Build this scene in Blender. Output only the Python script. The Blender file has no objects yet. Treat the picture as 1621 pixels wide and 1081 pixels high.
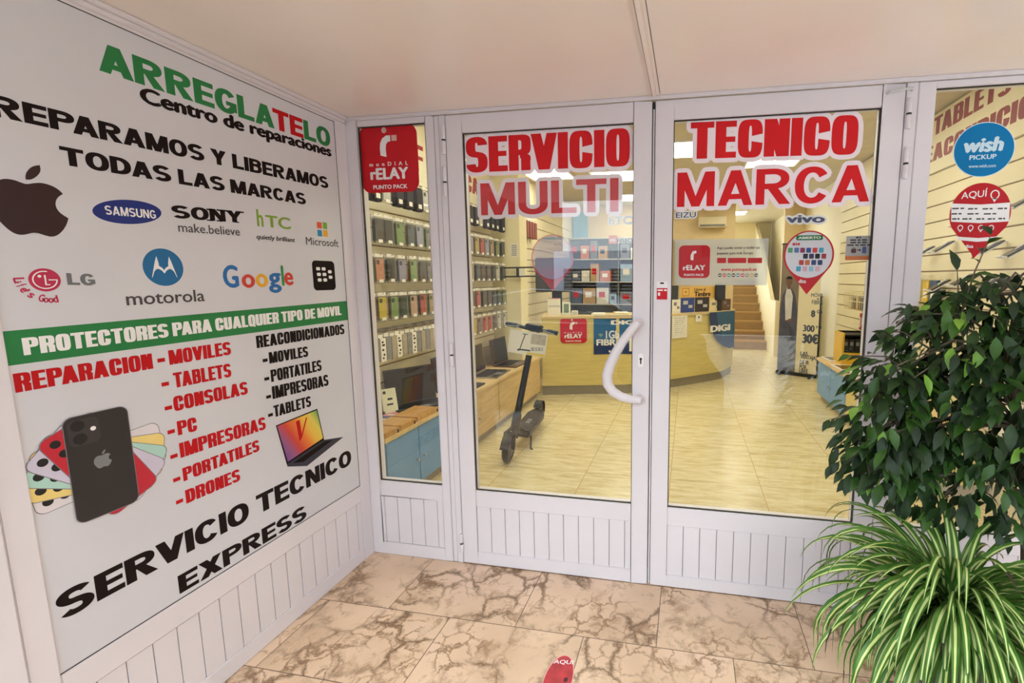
import bpy, bmesh, math, random
from mathutils import Vector, Matrix
random.seed(7)
SC = bpy.context.scene
COL = SC.collection
V3 = Vector
PI = math.pi

# ------------------------------------------------------------------ camera
CAM = V3((1.57653, -1.90044, 1.40804))
FPX, PX0, PY0 = 703.83, 963.385, 527.063
YAW, PITCH = -0.176745726, -0.122716878
FW = V3((math.sin(YAW)*math.cos(PITCH), math.cos(YAW)*math.cos(PITCH), math.sin(PITCH)))
RT = V3((math.cos(YAW), -math.sin(YAW), 0))
UP = RT.cross(FW)
cam_data = bpy.data.cameras.new('camera')
cam = bpy.data.objects.new('camera', cam_data)
COL.objects.link(cam)
cam.matrix_world = Matrix(((RT.x, UP.x, -FW.x, CAM.x), (RT.y, UP.y, -FW.y, CAM.y), (RT.z, UP.z, -FW.z, CAM.z), (0, 0, 0, 1)))
cam_data.sensor_width = 36.0
cam_data.lens = 36.0*FPX/1621
cam_data.shift_x = -(PX0-810.5)/1621
cam_data.shift_y = -(540.5-PY0)/1621
cam_data.clip_start = 0.02
SC.camera = cam

# ------------------------------------------------------------------ light and exposure
world = bpy.data.worlds.new('overcast_sky')
SC.world = world
world.use_nodes = True
bg = world.node_tree.nodes['Background']
bg.inputs[0].default_value = (0.80, 0.92, 1.0, 1)
bg.inputs[1].default_value = 3.85
SC.view_settings.view_transform = 'Standard'
SC.view_settings.look = 'None'
SC.view_settings.exposure = 0.66
SC.view_settings.gamma = 1.0
SC.view_settings.use_curve_mapping = False
SC.cycles.transparent_max_bounces = 24
PANEL_POWER = 7.2

# ------------------------------------------------------------------ materials
def lin(c):
    c /= 255.0
    return c/12.92 if c <= 0.04045 else ((c+0.055)/1.055)**2.4
def rgb(r, g, b): return (lin(r), lin(g), lin(b), 1.0)
MATS = {}
def mat(name, col, rough=0.5, metal=0.0, vary=0.0, scale=8.0, stretch=None, emit=0.0, coat=0.0, spec=None):
    if name in MATS: return MATS[name]
    m = bpy.data.materials.new(name); m.use_nodes = True
    nt = m.node_tree; b = nt.nodes['Principled BSDF']
    b.inputs['Base Color'].default_value = rgb(*col)
    b.inputs['Roughness'].default_value = rough
    b.inputs['Metallic'].default_value = metal
    if spec is not None: b.inputs['Specular IOR Level'].default_value = spec
    if coat: b.inputs['Coat Weight'].default_value = coat
    if emit:
        b.inputs['Emission Color'].default_value = rgb(*col); b.inputs['Emission Strength'].default_value = emit
    if vary:
        tc = nt.nodes.new('ShaderNodeTexCoord'); mp = nt.nodes.new('ShaderNodeMapping'); n = nt.nodes.new('ShaderNodeTexNoise')
        r = nt.nodes.new('ShaderNodeValToRGB')
        mp.inputs['Scale'].default_value = stretch or (1, 1, 1)
        n.inputs['Scale'].default_value = scale; n.inputs['Detail'].default_value = 6; n.inputs['Roughness'].default_value = 0.6
        lo = [max(0, c*(1-vary)) for c in col]; hi = [min(255, c*(1+vary*0.6)) for c in col]
        r.color_ramp.elements[0].position = 0.3; r.color_ramp.elements[1].position = 0.7
        r.color_ramp.elements[0].color = rgb(*lo); r.color_ramp.elements[1].color = rgb(*hi)
        nt.links.new(tc.outputs['Object'], mp.inputs['Vector']); nt.links.new(mp.outputs[0], n.inputs['Vector'])
        nt.links.new(n.outputs[0], r.inputs[0]); nt.links.new(r.outputs[0], b.inputs['Base Color'])
    MATS[name] = m
    return m
def glass_mat(name, tint=(255, 255, 255), ior=1.5, milky=0.0, milk=(230, 230, 230), boost=1.0):
    if name in MATS: return MATS[name]
    m = bpy.data.materials.new(name); m.use_nodes = True
    nt = m.node_tree; nt.nodes.clear()
    out = nt.nodes.new('ShaderNodeOutputMaterial'); t = nt.nodes.new('ShaderNodeBsdfTransparent'); g = nt.nodes.new('ShaderNodeBsdfGlossy')
    fr = nt.nodes.new('ShaderNodeFresnel'); mx = nt.nodes.new('ShaderNodeMixShader')
    t.inputs[0].default_value = rgb(*tint); g.inputs['Roughness'].default_value = 0.0
    geo = nt.nodes.new('ShaderNodeNewGeometry'); ir = nt.nodes.new('ShaderNodeMapRange')
    ir.inputs[3].default_value = ior; ir.inputs[4].default_value = 1.0/ior
    nt.links.new(geo.outputs['Backfacing'], ir.inputs[0]); nt.links.new(ir.outputs[0], fr.inputs[0])
    mul = nt.nodes.new('ShaderNodeMath'); mul.operation = 'MULTIPLY'; mul.inputs[1].default_value = boost; mul.use_clamp = True
    nt.links.new(fr.outputs[0], mul.inputs[0]); nt.links.new(mul.outputs[0], mx.inputs[0])
    nt.links.new(g.outputs[0], mx.inputs[2])
    if milky:
        d = nt.nodes.new('ShaderNodeBsdfDiffuse'); d.inputs[0].default_value = rgb(*milk)
        m2 = nt.nodes.new('ShaderNodeMixShader'); m2.inputs[0].default_value = milky
        nt.links.new(t.outputs[0], m2.inputs[1]); nt.links.new(d.outputs[0], m2.inputs[2]); nt.links.new(m2.outputs[0], mx.inputs[1])
    else:
        nt.links.new(t.outputs[0], mx.inputs[1])
    nt.links.new(mx.outputs[0], out.inputs[0])
    MATS[name] = m
    return m
def nd(nt, typ, **kw):
    n = nt.nodes.new(typ)
    for k, v in kw.items(): setattr(n, k, v)
    return n
def ramp(nt, stops):
    r = nt.nodes.new('ShaderNodeValToRGB')
    e = r.color_ramp.elements
    while len(e) < len(stops): e.new(0.5)
    for i, (p, c) in enumerate(stops): e[i].position = p; e[i].color = c
    return r
def mixc(nt, fac, a, b, typ='MIX'):
    n = nt.nodes.new('ShaderNodeMix'); n.data_type = 'RGBA'; n.blend_type = typ
    for s, i in ((fac, 0), (a, 6), (b, 7)):
        if hasattr(s, 'links'): nt.links.new(s, n.inputs[i])
        else: n.inputs[i].default_value = s
    return n.outputs[2]

def marble_mat():
    m = bpy.data.materials.new('veined_marble_tiles'); m.use_nodes = True
    nt = m.node_tree; b = nt.nodes['Principled BSDF']; L = nt.links.new
    tc = nd(nt, 'ShaderNodeTexCoord'); mp = nd(nt, 'ShaderNodeMapping')
    mp.inputs['Location'].default_value = (-0.0515, 0.344, 0)
    L(tc.outputs['Object'], mp.inputs['Vector'])
    br = nd(nt, 'ShaderNodeTexBrick'); br.offset = 0.5; br.squash = 1.0
    br.inputs['Scale'].default_value = 1.0; br.inputs['Brick Width'].default_value = 0.573; br.inputs['Row Height'].default_value = 0.346
    br.inputs['Mortar Size'].default_value = 0.0016; br.inputs['Mortar Smooth'].default_value = 0.1; br.inputs['Bias'].default_value = 0
    br.inputs['Color1'].default_value = (0, 0, 0, 1); br.inputs['Color2'].default_value = (1, 1, 1, 1)
    L(mp.outputs[0], br.inputs['Vector'])
    # each slab gets its own piece of stone
    off = nd(nt, 'ShaderNodeVectorMath', operation='MULTIPLY_ADD')
    L(br.outputs['Color'], off.inputs[0]); off.inputs[1].default_value = (7.3, 3.1, 5.7); L(tc.outputs['Object'], off.inputs[2])
    n1 = nd(nt, 'ShaderNodeTexNoise'); n1.inputs['Scale'].default_value = 5.0; n1.inputs['Detail'].default_value = 7; n1.inputs['Roughness'].default_value = 0.65
    L(off.outputs[0], n1.inputs['Vector'])
    w = nd(nt, 'ShaderNodeVectorMath', operation='MULTIPLY_ADD'); L(n1.outputs['Color'], w.inputs[0]); w.inputs[1].default_value = (0.20, 0.20, 0.20); L(off.outputs[0], w.inputs[2])
    def crack(scale, width, nscale, lo, hi):
        v = nd(nt, 'ShaderNodeTexVoronoi', feature='DISTANCE_TO_EDGE'); v.inputs['Scale'].default_value = scale
        L(w.outputs[0], v.inputs['Vector'])
        r = ramp(nt, [(0.0, (1, 1, 1, 1)), (width*0.35, (0.55, 0.55, 0.55, 1)), (width, (0, 0, 0, 1))]); L(v.outputs['Distance'], r.inputs[0])
        n = nd(nt, 'ShaderNodeTexNoise'); n.inputs['Scale'].default_value = nscale; n.inputs['Detail'].default_value = 4; L(off.outputs[0], n.inputs['Vector'])
        k = ramp(nt, [(lo, (0, 0, 0, 1)), (hi, (1, 1, 1, 1))]); L(n.outputs[0], k.inputs[0])
        mm = nd(nt, 'ShaderNodeMath', operation='MULTIPLY'); L(r.outputs[0], mm.inputs[0]); L(k.outputs[0], mm.inputs[1])
        return mm.outputs[0]
    c1 = crack(5.2, 0.085, 3.4, 0.40, 0.58)
    c2 = crack(12.0, 0.08, 5.0, 0.45, 0.60)
    base_n = nd(nt, 'ShaderNodeTexNoise'); base_n.inputs['Scale'].default_value = 3.0; base_n.inputs['Detail'].default_value = 5; L(off.outputs[0], base_n.inputs['Vector'])
    base = ramp(nt, [(0.3, rgb(204, 172, 142)), (0.55, rgb(222, 190, 160)), (0.75, rgb(228, 196, 174))]); L(base_n.outputs[0], base.inputs[0])
    n3 = nd(nt, 'ShaderNodeTexNoise'); n3.inputs['Scale'].default_value = 9.0; n3.inputs['Detail'].default_value = 8; n3.inputs['Roughness'].default_value = 0.7; L(w.outputs[0], n3.inputs['Vector'])
    cl = ramp(nt, [(0.53, (0, 0, 0, 1)), (0.66, (1, 1, 1, 1))]); L(n3.outputs[0], cl.inputs[0])
    clf = nd(nt, 'ShaderNodeMath', operation='MULTIPLY'); L(cl.outputs[0], clf.inputs[0]); clf.inputs[1].default_value = 0.7
    a = mixc(nt, clf.outputs[0], base.outputs[0], rgb(140, 106, 70))
    a = mixc(nt, c1, a, rgb(112, 82, 54))
    a = mixc(nt, c2, a, rgb(134, 100, 68))
    a = mixc(nt, br.outputs['Fac'], a, rgb(92, 70, 52))
    L(a, b.inputs['Base Color'])
    b.inputs['Roughness'].default_value = 0.32
    return m

def travertine_mat():
    m = bpy.data.materials.new('polished_travertine_tiles'); m.use_nodes = True
    nt = m.node_tree; b = nt.nodes['Principled BSDF']; L = nt.links.new
    tc = nd(nt, 'ShaderNodeTexCoord'); mp = nd(nt, 'ShaderNodeMapping')
    mp.inputs['Location'].default_value = (0.35, 0.1, 0)
    L(tc.outputs['Object'], mp.inputs['Vector'])
    br = nd(nt, 'ShaderNodeTexBrick'); br.offset = 0.0
    br.inputs['Scale'].default_value = 1.0; br.inputs['Brick Width'].default_value = 0.61; br.inputs['Row Height'].default_value = 0.61
    br.inputs['Mortar Size'].default_value = 0.0022; br.inputs['Mortar Smooth'].default_value = 0.2
    br.inputs['Color1'].default_value = (0, 0, 0, 1); br.inputs['Color2'].default_value = (1, 1, 1, 1)
    L(mp.outputs[0], br.inputs['Vector'])
    st = nd(nt, 'ShaderNodeMapping'); st.inputs['Scale'].default_value = (2.2, 11.0, 1); L(tc.outputs['Object'], st.inputs['Vector'])
    off = nd(nt, 'ShaderNodeVectorMath', operation='MULTIPLY_ADD'); L(br.outputs['Color'], off.inputs[0]); off.inputs[1].default_value = (5, 9, 2); L(st.outputs[0], off.inputs[2])
    n = nd(nt, 'ShaderNodeTexNoise'); n.inputs['Scale'].default_value = 2.2; n.inputs['Detail'].default_value = 9; n.inputs['Roughness'].default_value = 0.68; L(off.outputs[0], n.inputs['Vector'])
    r = ramp(nt, [(0.30, rgb(194, 170, 122)), (0.48, rgb(218, 202, 156)), (0.62, rgb(228, 216, 176)), (0.8, rgb(236, 228, 194))]); L(n.outputs[0], r.inputs[0])
    a = mixc(nt, br.outputs['Fac'], r.outputs[0], rgb(176, 146, 96))
    L(a, b.inputs['Base Color'])
    rr = nd(nt, 'ShaderNodeMapRange'); rr.inputs['To Min'].default_value = 0.12; rr.inputs['To Max'].default_value = 0.30; L(n.outputs[0], rr.inputs[0]); L(rr.outputs[0], b.inputs['Roughness'])
    return m

M_WHITE = mat('white_lacquered_aluminium', (224, 217, 221), 0.35, vary=0.02, scale=2)
M_WHITE2 = mat('white_lacquered_aluminium_grooves', (120, 112, 116), 0.6, vary=0.05)
M_GASKET = mat('dark_rubber_gasket', (52, 48, 42), 0.7, vary=0.1)
M_BOARD = mat('white_printed_board', (212, 210, 216), 0.42, vary=0.015, scale=3)
M_CEIL = mat('glossy_white_ceiling_panel', (238, 224, 216), 0.26, vary=0.03, scale=1.2)
M_INK = mat('black_brown_print', (22, 8, 8), 0.62, vary=0.1, scale=30, spec=0.2)
M_GREEN = mat('green_print', (26, 122, 62), 0.45, vary=0.04)
M_RED = mat('red_print', (190, 14, 22), 0.6, vary=0.04, spec=0.25)
M_PRW = mat('white_print', (240, 236, 236), 0.45, vary=0.02)
M_VRED = mat('red_vinyl', (212, 26, 32), 0.55, vary=0.03, spec=0.25)
M_VWHITE = mat('white_vinyl', (240, 226, 232), 0.4, vary=0.02)
M_SRED = mat('parcel_red_vinyl', (200, 24, 36), 0.55, vary=0.03, spec=0.3)
M_SPINK = mat('pale_beige_vinyl', (214, 176, 168), 0.4, vary=0.03)
M_CHROME = mat('brushed_chrome', (200, 200, 205), 0.25, 1.0, vary=0.03)
M_BLACK = mat('black_plastic', (22, 21, 22), 0.45, vary=0.1)
M_DGREY = mat('dark_grey_plastic', (52, 52, 56), 0.45, vary=0.1)
M_GREY = mat('grey_plastic', (128, 128, 130), 0.5, vary=0.05)
M_LGREY = mat('light_grey_plastic', (196, 196, 194), 0.5, vary=0.03)
M_WOOD = mat('light_oak_laminate', (222, 190, 134), 0.4, vary=0.08, scale=5, stretch=(1, 1, 9))
M_WOODT = mat('light_oak_worktop', (228, 198, 144), 0.38, vary=0.10, scale=6, stretch=(9, 1, 1))
M_WOODC = mat('honey_laminate', (222, 202, 126), 0.4, vary=0.05, scale=4, stretch=(1, 1, 10))
M_BLUEC = mat('powder_blue_laminate', (116, 160, 206), 0.4, vary=0.03)
M_CREAM = mat('cream_wall_paint', (238, 226, 192), 0.6, vary=0.03, scale=1.5)
M_CREAMD = mat('cream_slat_groove', (150, 124, 82), 0.7, vary=0.05)
M_ICEIL = mat('shop_ceiling_tile', (214, 202, 172), 0.7, vary=0.03)
M_PAPER = mat('white_paper', (240, 234, 220), 0.6, vary=0.02)
M_GLASS = glass_mat('clear_float_glass', (253, 254, 253), 1.5)
M_CLEAR = glass_mat('clear_blister_plastic', (240, 240, 238), 1.4, milky=0.07)

# ------------------------------------------------------------------ geometry helpers
class MB:
    def __init__(s): s.v = []; s.f = []; s.m = []
    def face(s, pts, m=0):
        i = len(s.v); s.v += [tuple(p) for p in pts]; s.f.append(tuple(range(i, i+len(pts)))); s.m.append(m); return s
    def mesh(s, verts, faces, m=0):
        i = len(s.v); s.v += [tuple(p) for p in verts]
        for f in faces: s.f.append(tuple(i+k for k in f)); s.m.append(m)
        return s
    def box(s, x0, x1, y0, y1, z0, z1, m=0, mtx=None):
        vs = [(x, y, z) for x in (x0, x1) for y in (y0, y1) for z in (z0, z1)]
        if mtx is not None: vs = [tuple(mtx @ V3(v)) for v in vs]
        return s.mesh(vs, [(0, 1, 3, 2), (4, 6, 7, 5), (0, 4, 5, 1), (2, 3, 7, 6), (0, 2, 6, 4), (1, 5, 7, 3)], m)
    def prism(s, poly, fr, d0, d1, m=0):
        n = len(poly)
        a = [fr.p(u, v, d0) for u, v in poly]; b = [fr.p(u, v, d1) for u, v in poly]
        s.face(list(reversed(a)), m); s.face(b, m)
        for i in range(n):
            j = (i+1) % n; s.face([a[i], a[j], b[j], b[i]], m)
        return s
    def tube(s, path, r, n=10, m=0, cap=True):
        path = [V3(p) for p in path]; rs = r if isinstance(r, (list, tuple)) else [r]*len(path)
        rings = []; ref = None
        for i, p in enumerate(path):
            t = (path[min(i+1, len(path)-1)]-path[max(i-1, 0)]).normalized()
            if ref is None: ref = t.orthogonal().normalized()
            ref = (ref - t*ref.dot(t)); ref = ref.normalized() if ref.length > 1e-6 else t.orthogonal().normalized()
            q = t.cross(ref)
            rings.append([p+(ref*math.cos(2*PI*k/n)+q*math.sin(2*PI*k/n))*rs[i] for k in range(n)])
        vs = [v for rg in rings for v in rg]; fs = []
        for i in range(len(path)-1):
            for k in range(n):
                fs.append((i*n+k, i*n+(k+1) % n, (i+1)*n+(k+1) % n, (i+1)*n+k))
        if cap: fs.append(tuple(reversed(range(n)))); fs.append(tuple(range((len(path)-1)*n, len(path)*n)))
        return s.mesh(vs, fs, m)
    def lathe(s, prof, c, n=28, m=0, axis=V3((0, 0, 1)), cap=True):
        axis = axis.normalized(); a = axis.orthogonal().normalized(); b = axis.cross(a); c = V3(c)
        vs = [c+axis*z+(a*math.cos(2*PI*k/n)+b*math.sin(2*PI*k/n))*r for r, z in prof for k in range(n)]
        fs = [(i*n+k, i*n+(k+1) % n, (i+1)*n+(k+1) % n, (i+1)*n+k) for i in range(len(prof)-1) for k in range(n)]
        if cap: fs.append(tuple(reversed(range(n)))); fs.append(tuple(range((len(prof)-1)*n, len(prof)*n)))
        return s.mesh(vs, fs, m)
class Fr:
    """a flat frame in the place: origin, two unit axes and the normal"""
    def __init__(s, o, U, V=(0, 0, 1)):
        s.o = V3(o); s.U = V3(U).normalized(); s.V = V3(V).normalized(); s.N = s.U.cross(s.V)
    def p(s, u, v, d=0.0): return s.o+s.U*u+s.V*v+s.N*d
    def at(s, px, py):
        d = FW+RT*((px-PX0)/FPX)-UP*((py-PY0)/FPX)
        t = (s.o-CAM).dot(s.N)/d.dot(s.N); q = CAM+d*t-s.o
        return q.dot(s.U), q.dot(s.V)
def rrect(u0, v0, u1, v1, r, n=6):
    pts = []
    for cx, cy, a in ((u1-r, v1-r, 0), (u0+r, v1-r, 90), (u0+r, v0+r, 180), (u1-r, v0+r, 270)):
        for k in range(n+1):
            t = math.radians(a+90*k/n); pts.append((cx+r*math.cos(t), cy+r*math.sin(t)))
    return pts
def ell(cu, cv, ru, rv, rot=0, n=40, a0=0, a1=360):
    pts = []
    for k in range(n if a1-a0 == 360 else n+1):
        t = math.radians(a0+(a1-a0)*k/n); x, y = ru*math.cos(t), rv*math.sin(t)
        pts.append((cu+x*math.cos(rot)-y*math.sin(rot), cv+x*math.sin(rot)+y*math.cos(rot)))
    return pts
def rot2(poly, cu, cv, a):
    c, s = math.cos(a), math.sin(a)
    return [(cu+(u-cu)*c-(v-cv)*s, cv+(u-cu)*s+(v-cv)*c) for u, v in poly]

ROOTLOC = {}
def link(o, parent, root_loc=None):
    COL.objects.link(o)
    if parent is not None:
        o.parent = parent
        if parent.name in ROOTLOC: o.matrix_parent_inverse = Matrix.Translation(-ROOTLOC[parent.name])
def obj(name, mb, m, parent=None, bev=0.0, smooth=False, label=None, kind=None, seg=2):
    me = bpy.data.meshes.new(name)
    me.from_pydata([tuple(v) for v in mb.v], [], mb.f)
    ms = m if isinstance(m, (list, tuple)) else [m]
    for x in ms: me.materials.append(x)
    if len(ms) > 1: me.polygons.foreach_set('material_index', mb.m)
    bm = bmesh.new(); bm.from_mesh(me)
    if bev or smooth: bmesh.ops.remove_doubles(bm, verts=bm.verts, dist=1e-6)
    if bev:
        es = [e for e in bm.edges if len(e.link_faces) == 2 and e.calc_face_angle(0) > 0.6]
        bmesh.ops.bevel(bm, geom=es, offset=bev, segments=seg, affect='EDGES', clamp_overlap=True)
    if smooth:
        for f in bm.faces: f.smooth = True
        for e in bm.edges:
            if len(e.link_faces) == 2 and e.calc_face_angle(0) > 0.7: e.smooth = False
    bm.to_mesh(me); bm.free()
    o = bpy.data.objects.new(name, me)
    link(o, parent)
    if label: o['label'] = label
    if kind: o['kind'] = kind
    return o
def thing(name, label, cat, loc=(0, 0, 0), group=None, kind=None):
    o = bpy.data.objects.new(name, None); o.empty_display_size = 0.05
    COL.objects.link(o); o.location = loc; ROOTLOC[o.name] = V3(loc)
    if label: o['label'] = label
    if cat: o['category'] = cat
    if group: o['group'] = group
    if kind: o['kind'] = kind
    return o
def tag(o, label, cat, group=None):
    o['label'] = label; o['category'] = cat
    if group: o['group'] = group
    return o
def dup(root, loc, label, group=None, rz=0.0, mats=None, scale=None):
    r = root.copy(); COL.objects.link(r); r.location = loc; r.rotation_euler = (0, 0, rz); r['label'] = label
    if scale: r.scale = scale
    if group: r['group'] = group
    for ch in list(root.children):
        c = ch.copy(); COL.objects.link(c); c.parent = r; c.matrix_parent_inverse = ch.matrix_parent_inverse.copy()
        for g in list(ch.children):
            d = g.copy(); COL.objects.link(d); d.parent = c; d.matrix_parent_inverse = g.matrix_parent_inverse.copy()
        base = ch.name.split('.')[0]
        if mats and base in mats:
            c.material_slots[0].link = 'OBJECT'; c.material_slots[0].material = mats[base]
    return r

# ------------------------------------------------------------------ lettering
def se(a, rx, ry, e):
    c, s = math.cos(a), math.sin(a)
    return rx*math.copysign(abs(c)**(2/e), c), ry*math.copysign(abs(s)**(2/e), s)
def ring(cx, cy, rx, ry, w, h, a0, a1, e, seg=None):
    seg = seg or max(6, int(abs(a1-a0)/7)); qs = []
    ei = 2.0+(e-2.0)*0.75
    for k in range(seg):
        t0 = math.radians(a0+(a1-a0)*k/seg); t1 = math.radians(a0+(a1-a0)*(k+1)/seg)
        o0, o1 = se(t0, rx, ry, e), se(t1, rx, ry, e); i0, i1 = se(t0, rx-w, ry-h, ei), se(t1, rx-w, ry-h, ei)
        qs.append([(cx+o0[0], cy+o0[1]), (cx+o1[0], cy+o1[1]), (cx+i1[0], cy+i1[1]), (cx+i0[0], cy+i0[1])])
    return qs
def rc(x0, y0, x1, y1): return [(x0, y0), (x1, y0), (x1, y1), (x0, y1)]
STY = {'impact': dict(W=0.46, w=0.203, h=0.165, e=3.6, gap=0.028, sp=0.17, leg=1),
       'black': dict(W=0.80, w=0.268, h=0.205, e=2.3, gap=0.040, sp=0.30, leg=0),
       'bold': dict(W=0.74, w=0.198, h=0.165, e=2.2, gap=0.085, sp=0.28, leg=0)}
def heavy(ch, S):
    W, w, h, e, leg = S['W'], S['w'], S['h'], S['e'], S['leg']
    P = []
    if ch in 'AV':
        W *= 1.16 if leg else 1.08; tw = w*1.12
        A = [[(0, 0), (w*1.02, 0), (W/2+tw/2, 1), (W/2-tw/2, 1)], [(W, 0), (W-w*1.02, 0), (W/2-tw/2, 1), (W/2+tw/2, 1)]]
        if ch == 'A':
            y0, y1 = 0.18, 0.18+h*0.9; k = (W/2-tw/2)
            A.append([(k*y0+w*.3, y0), (W-k*y0-w*.3, y0), (W-k*y1-w*.3, y1), (k*y1+w*.3, y1)])
        else: A = [[(x, 1-y) for x, y in q] for q in A]
        P = A
    elif ch == 'M':
        W *= 1.38 if leg else 1.2; bw = w*0.95
        ww = w*0.92
        P = [rc(0, 0, ww, 1), rc(W-ww, 0, W, 1), [(0, 1), (ww*1.25, 1), (W/2+bw/2, 0), (W/2-bw/2, 0)], [(W, 1), (W-ww*1.25, 1), (W/2-bw/2, 0), (W/2+bw/2, 0)]]
    elif ch == 'N': P = [rc(0, 0, w*.95, 1), rc(W-w*.95, 0, W, 1), [(0, 1), (w*1.1, 1), (W, 0), (W-w*1.1, 0)]]
    elif ch == 'X': W *= 1.08; P = [[(0, 0), (w*1.2, 0), (W, 1), (W-w*1.2, 1)], [(0, 1), (w*1.2, 1), (W, 0), (W-w*1.2, 0)]]
    elif ch == 'Y': W *= 1.08; P = [[(0, 1), (w*1.2, 1), (W/2+w/2, .40), (W/2-w/2, .40)], [(W, 1), (W-w*1.2, 1), (W/2-w/2, .40), (W/2+w/2, .40)], rc(W/2-w/2, 0, W/2+w/2, .41)]
    elif ch == 'T': W *= 0.98; P = [rc(0, 1-h, W, 1), rc(W/2-w/2, 0, W/2+w/2, 1-h)]
    elif ch == 'L': W *= 0.84; P = [rc(0, 0, w, 1), rc(w, 0, W, h)]
    elif ch in 'EF':
        W *= 0.86; P = [rc(0, 0, w, 1), rc(w, 1-h, W, 1), rc(w, .5-h*.42, W*.95, .5+h*.46)]
        if ch == 'E': P.append(rc(w, 0, W, h))
    elif ch == 'I': W = w; P = [rc(0, 0, w, 1)]
    elif ch == '-': W = w*1.3; P = [rc(0, .34, W, .34+h)]
    elif ch == 'H': P = [rc(0, 0, w, 1), rc(W-w, 0, W, 1), rc(w, .5-h/2, W-w, .5+h/2)]
    elif ch in 'OQ':
        if not leg: W *= 1.05
        P = ring(W/2, .5, W/2, .5+.012, w, h, 0, 360, e, 44)
        if ch == 'Q': P.append([(W*.52, .20), (W*.70, .26), (W*1.02, -.02), (W*.80, -.09)])
    elif ch in 'CG':
        rel = .24; t = math.degrees(math.asin(rel**(e/2))) if leg else 34
        if not leg: W *= 1.02
        if ch == 'C': P = ring(W/2, .5, W/2, .512, w, h, t, 360-t, e, 44)
        else:
            P = ring(W/2, .5, W/2, .512, w, h, t, 300 if leg else 318, e, 40)
            P += [rc(W-w, .08 if leg else .12, W, .52), rc(W/2, .52-h*.85, W, .52)]
            if leg: P += ring(W/2, .5, W/2, .512, w, h, 300, 345, e, 8)
    elif ch == 'S':
        ry = (1-h)/4; rx = W/2-w/2; ee = 2.0+(e-2)*.55; pts = []
        a0 = 8 if leg else 28
        for k in range(27):
            x, y = se(math.radians(a0+(270-a0)*k/26), rx, ry, ee); pts.append((W/2+x, 1-h/2-ry+y+.006))
        for k in range(1, 27):
            x, y = se(math.radians(90-(90+180-a0)*k/26), rx, ry, ee); pts.append((W/2+x, h/2+ry+y-.006))
        L, R = [], []
        for i in range(len(pts)):
            dx = pts[min(i+1, len(pts)-1)][0]-pts[max(i-1, 0)][0]; dy = pts[min(i+1, len(pts)-1)][1]-pts[max(i-1, 0)][1]
            l = math.hypot(dx, dy) or 1; nx, ny = -dy/l, dx/l
            L.append((pts[i][0]+nx*w/2, pts[i][1]+ny*h/2)); R.append((pts[i][0]-nx*w/2, pts[i][1]-ny*h/2))
        P = [[L[i], L[i+1], R[i+1], R[i]] for i in range(len(pts)-1)]
    elif ch in 'DPRB':
        if ch == 'D':
            rx = W*.62; P = [rc(0, 0, w, 1), rc(w, 0, W-rx, h), rc(w, 1-h, W-rx, 1)]+ring(W-rx, .5, rx, .5, w, h, -90, 90, e, 24)
        else:
            ry = .285 if ch != 'B' else .27; rx = min(W*.5, .4); cy = 1-ry; hh = h*.95
            Wb = W if ch != 'B' else W*.97
            P = [rc(0, 0, w, 1), rc(w, 1-hh, Wb-rx, 1), rc(w, 1-2*ry, Wb-rx, 1-2*ry+hh)]+ring(Wb-rx, cy, rx, ry, w*.95, hh, -90, 90, e, 20)
            if ch == 'B':
                r2 = (1-2*ry+hh)/2; P += [rc(w, 0, W-rx, hh)]+ring(W-rx, r2, rx, r2, w*.95, hh, -90, 90, e, 20)
            if ch == 'R':
                if leg: P += [rc(W-w*1.02, 0, W-w*.06, .40)]+ring(W-rx, .40-.12, rx-.005, .19, w*.95, hh*.8, 0, 90, e, 8)
                else: P.append([(W*.34, .47), (W*.66, .47), (W*1.06, 0), (W*1.06-w*1.25, 0)]); W *= 1.06
    elif ch in 'UJ':
        ry = .30; P = ring(W/2, ry, W/2, ry+.012, w, h, 180, 360, e, 24)+[rc(W-w, ry, W, 1)]
        if ch == 'U': P.append(rc(0, ry, w, 1))
    elif ch == '.': W = w; P = [rc(0, 0, w, h)]
    return P, W
from mathutils.geometry import delaunay_2d_cdt
def union(polys):
    """merge overlapping outlines into one sheet of triangles"""
    vs, fs = [], []
    for q in polys:
        a = sum(q[i][0]*q[(i+1) % len(q)][1]-q[(i+1) % len(q)][0]*q[i][1] for i in range(len(q)))
        if abs(a) < 1e-10: continue
        if a < 0: q = q[::-1]
        i = len(vs); vs += [V3((p[0], p[1])).to_2d() for p in q]; fs.append(list(range(i, i+len(q))))
    r = delaunay_2d_cdt(vs, [], fs, 1, 1e-6)
    return [[(r[0][i].x, r[0][i].y) for i in f] for f, src in zip(r[2], r[5]) if src]
GLY = {}
def glyph(ch, sty):
    if (ch, sty) not in GLY:
        P, W = heavy(ch, STY[sty]); GLY[(ch, sty)] = (union(P), W)
    return GLY[(ch, sty)]
KERN = {'PA': -.16, 'AT': -.10, 'TA': -.13, 'RV': -.06, 'AR': -.02, 'RT': -.03, 'LA': .0, 'VI': -.03, 'DA': -.04, 'CA': -.03, 'LT': -.12, 'OV': -.06, 'RA': -.03, 'ET': -.02}
def heavy_text(s, sty):
    S = STY[sty]; x = 0; out = []
    for i, ch in enumerate(s):
        if ch == ' ': x += S['sp']; continue
        P, W = glyph(ch, sty)
        if i: x += KERN.get(s[i-1:i+1], 0)*STY[sty]['W']
        out += [[(x+a, b) for a, b in q] for q in P]; x += W+S['gap']
    return out
BF = {}
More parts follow.
